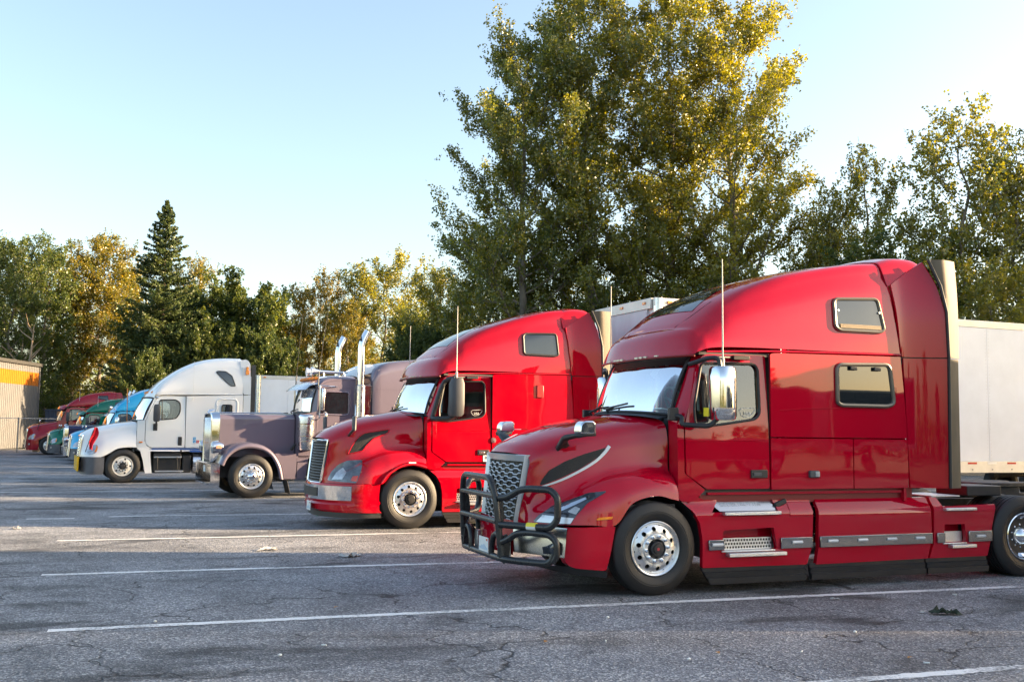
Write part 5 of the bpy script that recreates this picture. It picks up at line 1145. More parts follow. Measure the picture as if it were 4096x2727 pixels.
        F = [[(-.80 + (.09 + .10 * math.sin(math.pi * min(1, v * 1.15))) * (u_ - .5) + .03 * math.sin(v * 6) - .10 * v, -1.26 - .05 * math.sin(u_ * 7 + v * 3), 1.70 - .66 * v - .05 * (v > .9) * abs(u_ - .4)) for v in np.linspace(0, 1, 12)] for u_ in np.linspace(0, 1, 7)]
        build('red_flag', MB().grid(F), mat('flag_red', (.62, .012, .03), .8), fo_)
    for s in (-1, 1): wheel(t, .02, s * 1.075, kind, s, 1.0 if kind != 'steel' else 1.0, hubmat=BLACK if kind == 'steel' else None)
    build('axle', MB().cyl((0, -.95, .5), (0, .95, .5), .07, 10), STEEL, t)
    frame_rails(t, -.8, 7.2, .93, axles=(5.0, 6.3))
    shell = CHROME if not flag and roof == 'high' else GREYP
    for s in (-1, 1):
        sec = [(-.10, -.04), (-.06, -.11), (.04, -.12), (.09, -.08), (.09, .09), (.0, .11), (-.10, .05)]
        P = [[(.93 + a * k_, s * (1.44 + b_ * k_), z) for a, b_ in sec] for z, k_ in ((1.90, .7), (1.95, 1), (2.2, 1.04), (2.38, 1), (2.44, .7))]
        sh = MB().grid(np.array(P).transpose(1, 0, 2), True); sh.add(P[0], [tuple(range(7))]); sh.add(P[-1], [tuple(range(7))]); mo = build('side_mirror', sh, shell, t, ang=50)
        build('mirror_glass', MB().bx(1.021, 1.034, min(s * 1.36, s * 1.52), max(s * 1.36, s * 1.52), 1.95, 2.4), CHROME, mo)
        build('mirror_arm', MB().tube([(.93, s * 1.22, 1.72), (.93, s * 1.38, 1.76), (.93, s * 1.43, 1.95)], .03, 8, smooth=.06).bx(.86, .99, min(s * 1.19, s * 1.225), max(s * 1.19, s * 1.225), 1.62, 1.84), BLACK, t, bevel=.008)
        if not flag:
            build('hood_mirror', MB().lathe([(0, 0), (.09, .01), (.10, .03), (.07, .08), (0, .10)], 'x', c=(-.55, s * 1.10, 1.90), n=14), CHROME, t); build('hood_mirror_arm', MB().tube([(-.62, s * 1.02, 1.42), (-.58, s * 1.08, 1.55), (-.52, s * 1.10, 1.85)], .022, 6, smooth=.05), BLACK, t)
    antenna(t, 2.02 if flag else 1.5, -1.30 if flag else -1.15, 2.60 if flag else 2.85, 3.83, WHITEP)
    if flag:
        build('antenna', MB().cyl((.30, 1.25, 1.9), (.28, 1.25, 2.62), .012, 6).cyl((.28, 1.25, 2.62), (.27, 1.25, 3.0), .018, 6), mat('antenna_orange', (.75, .25, .04), .4), t)
    return t
def near_at(px, Z, dx, dy): x, y, _ = at(px, Z); return (x + dx, y + dy, 0)
a4 = rad(5); 
T4 = casc(Vector((-.106, 33.29, 0)) + Matrix.Rotation(a4, 3, 'Z') @ Vector((0, 1.22, 0)), a4, 'white semi truck with a red warning flag on its hood and a dark grey bumper', WHT, 1.0, None, kind='steel', flag=True, guard=True)
BLU = paint('sky_blue', (.03, .40, .72), .1, .38); GRN = paint('deep_green', (.004, .14, .09), .2, .38); RED9 = paint('far_dark_red', (.33, .008, .02), .2, .4)
c6 = at(164, 44.3); T6 = casc((c6[0] + 1.05, c6[1] + 1.0, 0), rad(6), 'light blue semi truck between the dark blue chrome-nosed one and the white ones', BLU, .868, kind='moon')
c8 = at(114, 52.9); T8 = casc((c8[0] + 1.05, c8[1] + .9, 0), rad(6), 'green semi truck next to the farthest red one', GRN, .868, kind='moon', visor=True, roof='low')
T9 = casc((-4.22, 62.7 + 1.22, 0), rad(4), 'farthest red semi truck, nearest the warehouse', RED9, 1.0, bumper=RED9, visor=CHROME if False else True, roof='low', kind='moon')
# ------------------------------------------------------------------ long square-hood tractor with chrome stacks (purple-grey and dark blue)
def pete(loc, rz, label, pm, scale=1.0, sleeper=True, detail=True, logo=None):
    t = empty('semi_truck', label, 'truck', loc, rz, None, scale)
    # hood: flat-sided box with rolled upper edges
    HW = .62
    def hs_(x):
        q = (x + .76) / 1.92; w_ = HW + .16 * q; zt = 2.10 + .02 * q; n = []
        n += [(x, -w_, 1.02), (x, -w_, 1.83), (x, -w_, zt - .13)]
        for a in np.linspace(0, math.pi / 2, 6): n.append((x, -w_ + .12 * (1 - math.cos(a)), zt - .12 + .12 * math.sin(a)))
        n += [(x, -w_ * .4, zt + .025), (x, 0, zt + .035)]
        return n + [(a, -b, c) for a, b, c in n[-2::-1]]
    hood = build('hood', MB().grid([hs_(x) for x in np.linspace(-.74, 1.14, 14)]), pm, t, ang=35)
    rv = MB()
    for x in np.arange(-.66, 1.1, .055):
        q = (x + .76) / 1.92; y = -(HW + .16 * q)
        for s in (-1, 1): rv.lathe([(.010, 0), (.007, -.005), (0, -.006)], 'y', c=(x, s * abs(y), 1.845), n=6, sgn=1 if s < 0 else -1)
    build('rivets', rv, pm, t, kind='stuff')
    build('hood_trim', MB().tube([(x, 0, 2.10 + .02 * (x + .76) / 1.92 + .045) for x in np.linspace(-.72, 1.14, 6)], .014, 6), CHROME, t)
    # radiator shell
    sh = MB(); prof = rpoly([(-.62, .86), (-.62, 2.0), (-.50, 2.145), (.50, 2.145), (.62, 2.0), (.62, .86)], [.01, .05, .12, .12, .05, .01]); n = len(prof)
    sh.grid([[(-.92, y * .88, .88 + (z - .88) * .965), (-.95, y * .90, .88 + (z - .88) * .97), (-.955, y * .95, z - .02), (-.93, y * 1.005, z), (-.74, y * 1.02, z + .008)] for y, z in prof], True)
    gs = build('grille_shell', sh, CHROME, t, ang=50)
    build('grille_backing', MB().prism([(y * .93, .88 + (z - .88) * .97) for y, z in prof], -.90, -.89, 'x'), BLACK, gs)
    for y in np.linspace(-.44, .44, 9): build('grille_bar', MB().bx(-.945, -.915, y - .022, y + .022, .93, 2.02), CHROME, gs, bevel=.008)
    rv = MB()
    for z in np.arange(.95, 2.0, .055):
        for s in (-1, 1): rv.box((-.78, s * .634, z), (.014, .012, .014))
    build('rivets', rv, ALU, gs, kind='stuff'); build('hood_ornament', MB().tube([(-.95, 0, 2.14), (-.90, 0, 2.20), (-.78, 0, 2.215)], [.02, .03, .012], 8), CHROME, t)
    # fenders: swept arch with a rolled edge
    arc = cr([(-.82, .86), (-.70, 1.10), (-.48, 1.29), (-.22, 1.375), (.03, 1.375), (.32, 1.30), (.56, 1.12), (.74, .82), (.83, .46)], 5)
    F = []
    for x, z in arc:
        dx, dz = x - .02, z - .50; L = math.hypot(dx, dz); ux, uz = dx / L, dz / L
        F.append([(x + ux * .0, -.55, z + .03), (x, -.75, z + .02), (x, -1.05, z), (x - ux * .03, -1.17, z - uz * .03), (x - ux * .085, -1.205, z - uz * .085), (x - ux * .13, -1.185, z - uz * .13)])
    both('fender', MB().grid(cr(np.array(F).transpose(1, 0, 2), 3).transpose(1, 0, 2)), pm, t, ang=50)
    both('fender_apron', panel([(.60, 1.115), (1.175, 1.12), (1.155, .46), (.86, .46), (.78, .80)], lambda x, z: 1.0, res=.04, thick=.5), pm, t); both('fender_apron', panel([(1.20, 1.10), (1.48, 1.06), (1.42, .50), (1.36, .45), (1.17, .45)], lambda x, z: 1.0, res=.04, thick=.4), pm, t)
    both('mud_flap', MB().box((.92, -.98, .27), (.02, .5, .36), Matrix.Rotation(rad(-14), 3, 'Y')), BLACK, t, bevel=.005)
    both('inner_fender', MB().bx(-.72, 1.1, -.60, -.56, .6, 1.3), BLACK, t); build('engine_bay', MB().bx(-.7, 1.1, -.6, .6, .5, 1.9), BLACK, t)
    build('bumper', MB().grid([[(-1.02 + dx, y, z) for dx, z in ((.03, .88), (0, .85), (0, .36), (.04, .31))] for y in (-1.19, -.5, .5, 1.19)]).grid([[(-1.02, s * 1.19, z), (-.80, s * 1.20, z)] for z in (.88, .31) for s in (-1,)]).grid([[(-1.02, 1.19, z), (-.80, 1.20, z)] for z in (.88, .31)]), CHROME, t)
    plate(t, Matrix.Translation((-1.03, -.30, .72)) @ Matrix.Rotation(rad(-90), 4, 'Z'), .30, .16, False)
    for s in (-1, 1):
        hl = build('headlight', MB().tube([(-.70, s * .92, 1.27), (-.80, s * .92, 1.27), (-.95, s * .92, 1.265)], [.10, .145, .15], 16), CHROME, t); build('lamp_lens', MB().lathe([(.14, 0), (.11, -.03), (0, -.045)], 'x', c=(-.952, s * .92, 1.265), n=18), LENS, hl)
        build('turn_signal', MB().box((-.82, s * 1.065, 1.275), (.14, .02, .08)), mat('amber_pale', (.6, .3, .2), .2, coat=1), hl, bevel=.008); build('headlight_bracket', MB().tube([(-.78, s * .64, 1.20), (-.80, s * .85, 1.22)], .035, 8), CHROME, hl)
    # cab
    cy = lambda x, z: 1.02 - .02 * max(0, z - 2.2)
    dw = rpoly([(1.70, 2.14), (1.88, 2.74), (2.51, 2.735), (2.51, 2.15), (2.40, 2.13)], [.02, .05, .08, .08, .02])
    both('cab_side', panel(rpoly([(1.20, 1.06), (1.20, 2.12), (1.62, 2.20), (1.70, 2.24), (1.70, 2.88), (1.82, 3.02), (2.0, 3.075), (2.70, 3.09), (2.70, 1.06)], [.01, .03, .05, .02, .08, .05, .05, .02, .02]), cy, [dw], res=.05, thick=.04), pm, t)
    for sd in (-1, 1):
        wf = build('window_frame', ring(dw, 0, cy, .006, side=sd, r=.022, n=8), pm, t); build('window_glass', panel(dw, cy, res=.06, thick=0, off=-.015, side=sd), DGLASS, wf)
        C_ = [[(x, sd * (cy(x, z) - .05 - .012 * math.sin(x * 55)), z) for z in np.linspace(2.10, 2.76, 4)] for x in np.linspace(1.74, 2.52, 60)]
        build('curtain', MB().grid(C_), mat('grey_curtain', (.58, .54, .50), .95, noise=.25, nscale=9), wf)
        build('door_seam', ring(rpoly([(1.66, 1.10), (1.68, 2.86), (2.56, 2.86), (2.60, 1.10)], .07), 0, cy, .0, side=sd, r=.007, n=5), pm, t)
        build('grab_handle', MB().tube([(2.66, sd * 1.06, 1.35), (2.66, sd * 1.1, 1.4), (2.67, sd * 1.1, 2.35), (2.67, sd * 1.06, 2.4)], .018, 8), CHROME, t)
    RFc = [[(1.62, 0, 2.90), (1.62, .5, 2.90), (1.62, .85, 2.88), (1.62, 1.0, 2.80)], [(1.72, 0, 3.05), (1.72, .5, 3.04), (1.72, .85, 3.0), (1.72, 1.01, 2.86)], [(1.95, 0, 3.17), (1.95, .5, 3.155), (1.95, .85, 3.10), (1.95, 1.015, 3.0)], [(2.3, 0, 3.21), (2.3, .5, 3.195), (2.3, .85, 3.14), (2.3, 1.015, 3.05)], [(2.70, 0, 3.21), (2.70, .5, 3.195), (2.70, .85, 3.14), (2.70, 1.015, 3.06)]]
    build('cab_roof', MB().grid(loft(RFc, 5, 4)), pm, t)
    windshield(t, [(1.40, 0, 2.20), (1.42, .45, 2.19), (1.52, .92, 2.18)], [(1.60, 0, 2.84), (1.61, .45, 2.84), (1.66, .92, 2.82)], tint=False, wip=(-.7,), seal=.025)
    both('windshield_pillar', MB().grid([[(1.52, -.93, 2.17), (1.66, -1.0, 2.17)], [(1.66, -.93, 2.84), (1.70, -1.0, 2.84)]]), pm, t)
    build('cowl', MB().grid([[(x, y, 2.13 + .06 * (x - 1.14) / .3) for y in np.linspace(-.97, .97, 5)] for x in (1.12, 1.3, 1.5)]), pm, t); build('firewall', MB().bx(1.16, 1.2, -1.0, 1.0, .9, 2.12), pm, t)
    build('cab_back', MB().bx(2.66, 2.70, -1.0, 1.0, .95, 3.1).bx(1.2, 2.7, -1.0, 1.0, 1.0, 1.06), pm, t); cab_interior(t, 1.62, 2.55, 1.16, .95, 1.72, 2.1)
    V = [[(1.16, 0, 2.77), (1.18, .45, 2.77), (1.26, .85, 2.77), (1.34, 1.03, 2.775)], [(1.38, 0, 2.92), (1.39, .45, 2.92), (1.43, .85, 2.91), (1.48, 1.02, 2.89)], [(1.66, 0, 3.04), (1.66, .45, 3.035), (1.68, .85, 3.0), (1.70, 1.01, 2.93)]]
    build('sun_visor', MB().grid(loft(V, 5, 4)), ALU, t)
    for y in (-.7, -.35, 0, .35, .7): build('clearance_light', MB().tube([(1.66, y, 3.07), (1.74, y, 3.09), (1.98, y, 3.14)], [.0, .055, .02], 12), CHROME, t); build('light_lens', MB().tube([(1.60, y, 3.075), (1.645, y, 3.085), (1.72, y, 3.10)], [.01, .05, .056], 12), AMBER, t)
    for y in (-.45, .02):
        build('air_horn', MB().tube([(1.62, y, 3.29), (1.66, y, 3.29), (1.74, y, 3.29), (1.86, y, 3.29), (2.62, y, 3.29)], [.13, .115, .07, .038, .022], 18).tube([(2.5, y, 3.29), (2.55, y, 3.18)], .025, 8).tube([(1.95, y, 3.29), (1.97, y, 3.16)], .02, 8), CHROME, t)
    for s in (-1, 1):
        ac = build('air_cleaner', MB().lathe([(0, 2.13), (.17, 2.125), (.205, 2.09), (.21, 2.06), (.21, 1.25), (.19, 1.21), (0, 1.20)], 'z', c=(1.38, s * 1.04, 0), n=32), ALU, t)
        build('cleaner_band', MB().lathe([(.215, 1.86), (.222, 1.865), (.222, 1.895), (.215, 1.90)], 'z', c=(1.38, s * 1.04, 0), n=32).lathe([(.215, 1.42), (.220, 1.425), (.220, 1.44), (.215, 1.445)], 'z', c=(1.38, s * 1.04, 0), n=32).lathe([(.215, 1.56), (.220, 1.565), (.220, 1.58), (.215, 1.585)], 'z', c=(1.38, s * 1.04, 0), n=32), CHROME, ac)
        st = build('exhaust_stack', MB().tube([(2.80, s * 1.10, 1.2), (2.80, s * 1.10, 4.02), (2.80, s * 1.10, 4.04), (2.95, s * 1.10, 4.36)] if False else fillet([(2.80, s * 1.10, 1.2), (2.80, s * 1.10, 4.06), (2.96, s * 1.10, 4.38)], .22, 7), .094, 20, cap=False), CHROME, t, ang=60)
        build('stack_bore', MB().tube([(2.80, s * 1.10, 4.08), (2.945, s * 1.10, 4.365)], .086, 16), BLACK, st)
        build('heat_shield', MB().lathe([(.125, 1.2), (.125, 2.92), (.10, 2.94)], 'z', c=(2.80, s * 1.10, 0), n=24), ALU, st); build('splash_panel', MB().bx(2.86, 3.11, s * 1.06 - .01, s * 1.06 + .01, 1.7, 2.93), CHROME, st, bevel=.004)
        # mirrors on tubular brackets
        build('mirror_arm', MB().tube([(1.66, s * 1.0, 2.86), (1.64, s * 1.36, 2.88), (1.64, s * 1.36, 2.02), (1.66, s * 1.02, 2.0)], .018, 8, smooth=.05), CHROME, t); build('mirror_brace', MB().tube([(2.2, s * 1.0, 2.87), (1.64, s * 1.36, 2.88)], .012, 6), CHROME, t)
        mo = build('side_mirror', MB().box((1.70, s * 1.38, 2.52), (.07, .22, .58)), ALU, t, bevel=.025); build('mirror_glass', MB().box((1.737, s * 1.38, 2.52), (.005, .18, .52)), CHROME, mo)
        build('spot_mirror', MB().lathe([(0, .03), (.11, .02), (.125, 0), (.10, -.04), (0, -.06)], 'x', c=(1.78, s * 1.36, 2.10), n=18, sgn=-1), CHROME, t)
    build('hood_mirror', MB().box((1.06, -1.02, 1.28), (.08, .04, .20), Matrix.Rotation(rad(35), 3, 'Y')), BLACK, t, bevel=.03)
    if sleeper:
        SW = 1.12
        def ss(x, zt, d): 
            r_ = .26; n = [(x, -SW + d, 1.05), (x, -SW + d, 2.83), (x, -SW + d, zt - r_)]
            for a in np.linspace(.2, math.pi / 2, 6): n.append((x, -SW + d + r_ * (1 - math.cos(a)), zt - r_ + r_ * math.sin(a)))
            n += [(x, -.3, zt + .03), (x, 0, zt + .035)]; return n + [(a, -b, c) for a, b, c in n[-2::-1]]
        build('sleeper', MB().grid([ss(3.12, 3.12, .10), ss(3.14, 3.25, .03), ss(3.22, 3.38, 0), ss(3.38, 3.50, 0), ss(3.62, 3.58, 0), ss(4.0, 3.64, 0), ss(4.6, 3.70, 0), ss(5.1, 3.70, 0)]).prism([(-1.02, 1.05), (-1.02, 3.0), (1.02, 3.0), (1.02, 1.05)], 3.1, 3.14, 'x').prism([(-1.1, 1.05), (-1.1, 3.45), (1.1, 3.45), (1.1, 1.05)], 5.08, 5.1, 'x'), pm, t, ang=35)
        rv = MB()
        for x in np.arange(3.18, 5.05, .09):
            for s in (-1, 1): rv.box((x, s * 1.122, 2.835), (.016, .01, .016))
        build('rivets', rv, pm, t, kind='stuff')
        build('sleeper_fairing', MB().grid(loft([[(2.66, 0, 3.22), (2.68, .35, 3.21), (2.74, .65, 3.19), (2.8, .80, 3.15)], [(2.82, 0, 3.40), (2.83, .35, 3.385), (2.87, .62, 3.33), (2.9, .78, 3.2)], [(3.05, 0, 3.52), (3.06, .35, 3.50), (3.08, .66, 3.44), (3.1, .85, 3.26)], [(3.30, 0, 3.56), (3.3, .35, 3.545), (3.3, .68, 3.48), (3.3, .88, 3.35)]], 5, 4)), WHT, t)
    both('fuel_tank', MB().cyl((1.55, -.84, .64), (3.3, -.84, .64), .33, 28), CHROME, t); both('step_plate', MB().bx(1.55, 2.9, -1.15, -.5, .985, 1.0), TREAD, t)
    for s in (-1, 1): wheel(t, -.02, s * 1.07, 'moon', s, 1.05)
    build('axle', MB().cyl((0, -.95, .5), (0, .95, .5), .07, 10), STEEL, t); frame_rails(t, -.8, 8.6, .98, axles=(6.4, 7.7), scale=1.03)
    for y, l in ((-1.2, .32), (1.2, .10)): build('antenna', MB().tube([(1.62, y, 2.88), (1.63, y, 3.25)], .018, 6).tube([(1.63, y, 3.25), (1.72 + l * .4, y, 5.0)], [.005, .003], 5), GREYP, t)
    return t
PUR = paint('mauve_grey', (.185, .158, .205), .35, .42); NAVY = paint('navy_blue', (.012, .02, .09), .3, .35)
a3 = rad(5)
T3 = pete(Vector((2.99, 26.03, 0)) + Matrix.Rotation(a3, 3, 'Z') @ Vector((0, 1.22, 0)), a3, 'purple-grey long-nosed semi truck with chrome grille and two chrome exhaust stacks', PUR, 1.0)
c7 = at(152, 48.2); T7 = pete((c7[0] + .75, c7[1] + 1.0, 0), rad(6), 'dark blue chrome-nosed semi truck squeezed between the green and the light blue ones', NAVY, .79, sleeper=True)
# ------------------------------------------------------------------ trees
TRK, TOP = {}, {}
def leaf_material(name, ca, cb, trans=.45, gloss=.12):
    m = bpy.data.materials.new(name); m.use_nodes = True; t = m.node_tree; L = t.links
    t.nodes.remove(t.nodes['Principled BSDF']); out = t.nodes['Material Output']
    at_ = N(t, 'ShaderNodeAttribute', attribute_name='tint')
    mx = N(t, 'ShaderNodeMix', data_type='RGBA'); mx.inputs[6].default_value = (*ca, 1); mx.inputs[7].default_value = (*cb, 1)
    L.new(at_.outputs['Fac'], mx.inputs[0])
    di = N(t, 'ShaderNodeBsdfDiffuse'); tl = N(t, 'ShaderNodeBsdfTranslucent'); gl = N(t, 'ShaderNodeBsdfGlossy', Roughness=.38)
    hs = N(t, 'ShaderNodeHueSaturation', Hue=.485, Saturation=1.15, Value=1.35); L.new(mx.outputs[2], hs.inputs['Color'])
    L.new(mx.outputs[2], di.inputs[0]); L.new(hs.outputs[0], tl.inputs[0]); gl.inputs[0].default_value = (.8, .8, .75, 1)
    s1 = N(t, 'ShaderNodeMixShader'); s1.inputs[0].default_value = trans; L.new(di.outputs[0], s1.inputs[1]); L.new(tl.outputs[0], s1.inputs[2])
    s2 = N(t, 'ShaderNodeMixShader'); s2.inputs[0].default_value = gloss; L.new(s1.outputs[0], s2.inputs[1]); L.new(gl.outputs[0], s2.inputs[2])
    L.new(s2.outputs[0], out.inputs['Surface']); return m
LEAF_P = leaf_material('poplar_leaf', (.095, .135, .038), (.35, .315, .022), .55, .08)
LEAF_G = leaf_material('gold_poplar_leaf', (.110, .135, .030), (.34, .245, .022), .52, .06)  # redder gold than the plain poplar leaf
LEAF_M = leaf_material('maple_leaf', (.060, .095, .036), (.16, .18, .028), .42, .03)
LEAF_C = leaf_material('conifer_needles', (.050, .082, .034), (.115, .135, .036), .25, .03)
BARK = mat('grey_bark', (.17, .145, .115), .9, noise=.35, nscale=3, bump=.02, bscale=9, stretch=(1, 1, .25))
BARKD = mat('dark_bark', (.085, .065, .05), .9, noise=.35, nscale=3, bump=.02, bscale=9, stretch=(1, 1, .25))
BARKP = mat('dead_bark', (.36, .27, .18), .9, noise=.25, nscale=3, stretch=(1, 1, .25))
def leaf_mesh(name, C, D, size, r, aspect=.8, tintfun=None, up=.3):
    """one quad leaf per centre C; D spreads orientation"""
    n = len(C); a = r.normal(size=(n, 3)); a[:, 2] -= up; a /= np.linalg.norm(a, axis=1)[:, None]
    b = r.normal(size=(n, 3)); b -= a * (a * b).sum(1)[:, None]; b /= np.linalg.norm(b, axis=1)[:, None]
    s = size * r.uniform(.7, 1.3, (n, 1))
    V = np.empty((n, 4, 3)); V[:, 0] = C - a * s * .5; V[:, 1] = C + b * s * .5 * aspect - a * s * .08; V[:, 2] = C + a * s * .5; V[:, 3] = C - b * s * .5 * aspect - a * s * .08
    me = bpy.data.meshes.new(name); me.vertices.add(n * 4); me.loops.add(n * 4); me.polygons.add(n)
    me.vertices.foreach_set('co', V.ravel()); me.loops.foreach_set('vertex_index', np.arange(n * 4, dtype=np.int32))
    me.polygons.foreach_set('loop_start', np.arange(0, n * 4, 4, dtype=np.int32)); me.update(calc_edges=True)
    tint = np.clip(D if tintfun is None else tintfun, 0, 1); at_ = me.attributes.new('tint', 'FLOAT', 'POINT')
    at_.data.foreach_set('value', np.repeat(tint, 4).astype(np.float32)); return me
def poplar(H, R, seed, base=.10, twigs=2600, lpt=17, leaf=.15, stems=1, lean=.0, squat=.42, gold=.3, skirt=1.0):
    r = np.random.default_rng(seed); T = MB(); C = []; tint = []
    def env(h): h = np.clip(h, 0, 1); return R * np.sqrt(np.clip(1 - (abs(h - squat) / (1.03 - squat if h > squat else squat + .25)) ** 2.2, 0, 1)) + .15
    nst = stems; limbs = []
    for s_ in range(nst):
        la = r.uniform(0, 6.28); ll = lean + (0 if nst == 1 else R * .35); P = []
        for k in range(12):
            q = k / 11; P.append((ll * q ** 1.3 * math.cos(la) + r.normal(0, .12) * (k > 0), ll * q ** 1.3 * math.sin(la) + r.normal(0, .12) * (k > 0), H * .97 * q))
        P = np.array(P); r0 = H * .0125 / math.sqrt(nst) * 1.1
        T.tube(cr(P, 3), list(np.linspace(r0, .025, 34)), 9)
        nl = int(46 / nst) + 8
        for i in range(nl):
            h = base + (1 - base) * ((i + r.uniform(0, 1)) / nl) ** .9 * .97; z = h * H
            c = np.array([np.interp(z, P[:, 2], P[:, 0]), np.interp(z, P[:, 2], P[:, 1]), z])
            az = i * 2.4 + r.normal(0, .4); hh = (h - base * .5) / (1 - base * .5)
            reach = env(min(1, hh + .08)) * r.uniform(.62, 1.12); rise = reach * r.uniform(.45, 1.25) * (.6 + .7 * h)
            if h < .25: rise *= .35
            d = np.array([math.cos(az), math.sin(az), 0])
            L = np.array([c + d * reach * t + np.array([0, 0, rise * (t ** 1.35) - (.06 * reach * t if h < .3 else 0)]) + r.normal(0, .06, 3) * t for t in np.linspace(0, 1, 6)])
            lr = max(.018, r0 * (1 - h) * .42); T.tube(cr(L, 2), list(np.linspace(lr, .01, 11)), 5, cap=False); limbs.append((L, reach + rise))
            for _ in range(3):
                q = r.uniform(.3, .8); b = np.array([np.interp(q, np.linspace(0, 1, 6), L[:, j]) for j in range(3)])
                a2 = az + r.normal(0, 1.0); l2 = reach * r.uniform(.25, .5)
                L2 = np.array([b + np.array([math.cos(a2), math.sin(a2), r.uniform(.2, 1.3)]) * l2 * t for t in np.linspace(0, 1, 4)])
                T.tube(L2, list(np.linspace(lr * .45, .008, 4)), 4, cap=False); limbs.append((np.array([np.interp(np.linspace(0, 1, 6), np.linspace(0, 1, 4), L2[:, j]) for j in range(3)]).T, l2 * 1.3))
    wts = np.array([l for _, l in limbs]); wts = wts / wts.sum()
    pick = r.choice(len(limbs), twigs, p=wts); qs = r.beta(2.2, 1.3, twigs)
    for k, q in zip(pick, qs):
        L = limbs[k][0]; b = np.array([np.interp(q, np.linspace(0, 1, 6), L[:, j]) for j in range(3)]) + r.normal(0, .22, 3)
        d = np.array([b[0] * .12, b[1] * .12, .9]) + r.normal(0, .55, 3); d /= np.linalg.norm(d); tl = r.uniform(.35, 1.15)
        n = int(lpt * r.uniform(.6, 1.4)); t = r.uniform(0, 1, n)
        C.append(b + d * (t * tl)[:, None] + r.normal(0, .13, (n, 3)) * (1.15 - .6 * t)[:, None]); tint.append(np.clip(r.normal(gold, .22) + r.normal(0, .16, n), 0, 1))
    C = np.concatenate(C); ok = C[:, 2] > .4
    TOP[id(T)] = float(np.percentile(C[:, 2], 99.85)); return T, leaf_mesh('crown', C[ok], np.concatenate(tint)[ok], leaf, r)
def conifer(H, R, seed, leaf=.26):
    r = np.random.default_rng(seed); T = MB(); C = []; tint = []
    T.tube([(0, 0, 0), (.05, 0, H * .5), (0, 0, H)], [H * .014, H * .008, .01], 10)
    z = H * .06
    while z < H * .995:
        h = z / H; L = (R * (1 - h) ** .85 + .12) ; nb = int(6 + 4 * (1 - h))
        for b in range(nb):
            a = r.uniform(0, 6.28); l = L * r.uniform(.55, 1.15); droop = -.22 * (1 - h) * l; up = .16 * l
            pts = np.array([(l * t * math.cos(a), l * t * math.sin(a), z + droop * math.sin(t * 2.2) + up * t * t) for t in np.linspace(0, 1, 6)])
            if r.uniform() < .6: T.tube(pts, list(np.linspace(.05 * (1 - h) + .012, .006, 6)), 4, cap=False)
            n = int(26 + 46 * l); t = r.beta(1.6, 1.0, n)
            p = np.stack([np.interp(t, np.linspace(0, 1, 6), pts[:, j]) for j in range(3)], 1)
            wd = .30 * l * (1.1 - t) + .05; sd = r.uniform(-1, 1, n) * wd
            p += np.stack([-math.sin(a) * sd, math.cos(a) * sd, -abs(sd) * .25 + r.normal(0, .06, n) - .10 * (1 - h) * r.uniform(0, 1, n)], 1)
            C.append(p); tint.append(np.clip(r.normal(.35, .2) + r.normal(0, .15, n), 0, 1))
        z += .26 + .30 * (1 - h)
    C = np.concatenate(C); return T, leaf_mesh('crown', C, np.concatenate(tint), leaf, r, .45, up=.15)
def place_tree(kind, src, loc, rz, label, leafmat, bark, s=1.0, group=None, sx=None):
    T, crown = src
    o = empty(kind, label, 'tree', loc, rz, group, s)
    if sx: o.scale = (s * sx, s * sx, s)
    if isinstance(T, MB):
        k = id(T)
        if k not in TRK: TRK[k] = build('trunk', T, bark, None, ang=60); tr = TRK[k]
        else: tr = bpy.data.objects.new('trunk', TRK[k].data); COL.objects.link(tr)
        tr.parent = o
    if not len(crown.materials): crown.materials.append(leafmat)
    c = bpy.data.objects.new('crown', crown); COL.objects.link(c); c.parent = o
    return o
def tree_at(px, top, Z, ref):
    """where a tree must stand, and how tall, for its top to reach picture row 'top' (2355-px frame)"""
    x, y, _ = at(px, Z); hz = 969.4 + .013 * px; return (x, y, 0), (EYE + (hz - top) / 2300 * Z) / ref
# the big cottonwoods behind the trailers
BIG = [poplar(28, 6.3, 11, base=.05, twigs=5200, lpt=18, leaf=.165, gold=.30), poplar(29, 5.6, 12, base=.08, twigs=4300, lpt=18, leaf=.165, gold=.32, stems=2),
       poplar(30, 6.0, 13, base=.06, twigs=4600, lpt=18, leaf=.165, gold=.5, stems=1), poplar(28, 6.2, 14, base=.05, twigs=4400, lpt=18, leaf=.165, gold=.62)]  # right-hand crowns yellower, putting the sunlight into the leaf colour
for (px, top, Z, i, s, rz, lb) in [
    (1200, 32, 57, 0, .98, 2.2, 'tall cottonwood with the leftmost rounded crown above the second red truck'),
    (1372, -70, 59, 1, 1.0, 1.1, 'tall cottonwood with two pale stems in the middle of the big clump'),
    (1545, -110, 58, 2, 1.0, 2.0, 'tallest straight-trunked cottonwood above the nearest red truck windscreen'),
    (1690, -45, 56, 3, 1.0, 4.1, 'golden sunlit cottonwood at the right edge of the big clump')]:
    loc, _ = tree_at(px, top, Z, 28); _, sc = tree_at(px, top, Z, TOP[id(BIG[i][0])])
    place_tree('cottonwood_tree', BIG[i], loc, rz, lb, LEAF_P, BARK, sc, None, s)
MIDP = [poplar(19, 4.2, 21, base=.06, twigs=2200, lpt=17, leaf=.18, gold=.35), poplar(17, 4.6, 22, base=.05, twigs=2300, lpt=17, leaf=.18, gold=.5, squat=.5), poplar(18, 3.3, 23, base=.12, twigs=1800, lpt=17, leaf=.18, gold=.3)]
MAP = [poplar(13, 5.0, 31, base=.06, twigs=3600, lpt=20, leaf=.23, gold=.25, squat=.42), poplar(12.2, 5.4, 32, base=.06, twigs=3600, lpt=20, leaf=.23, gold=.35, squat=.45)]
CON = conifer(22, 6.6, 41)
P_, G_, M_ = LEAF_P, LEAF_G, LEAF_M
def golden(src):
    me = src[1].copy(); me.materials.clear(); return (src[0], me)
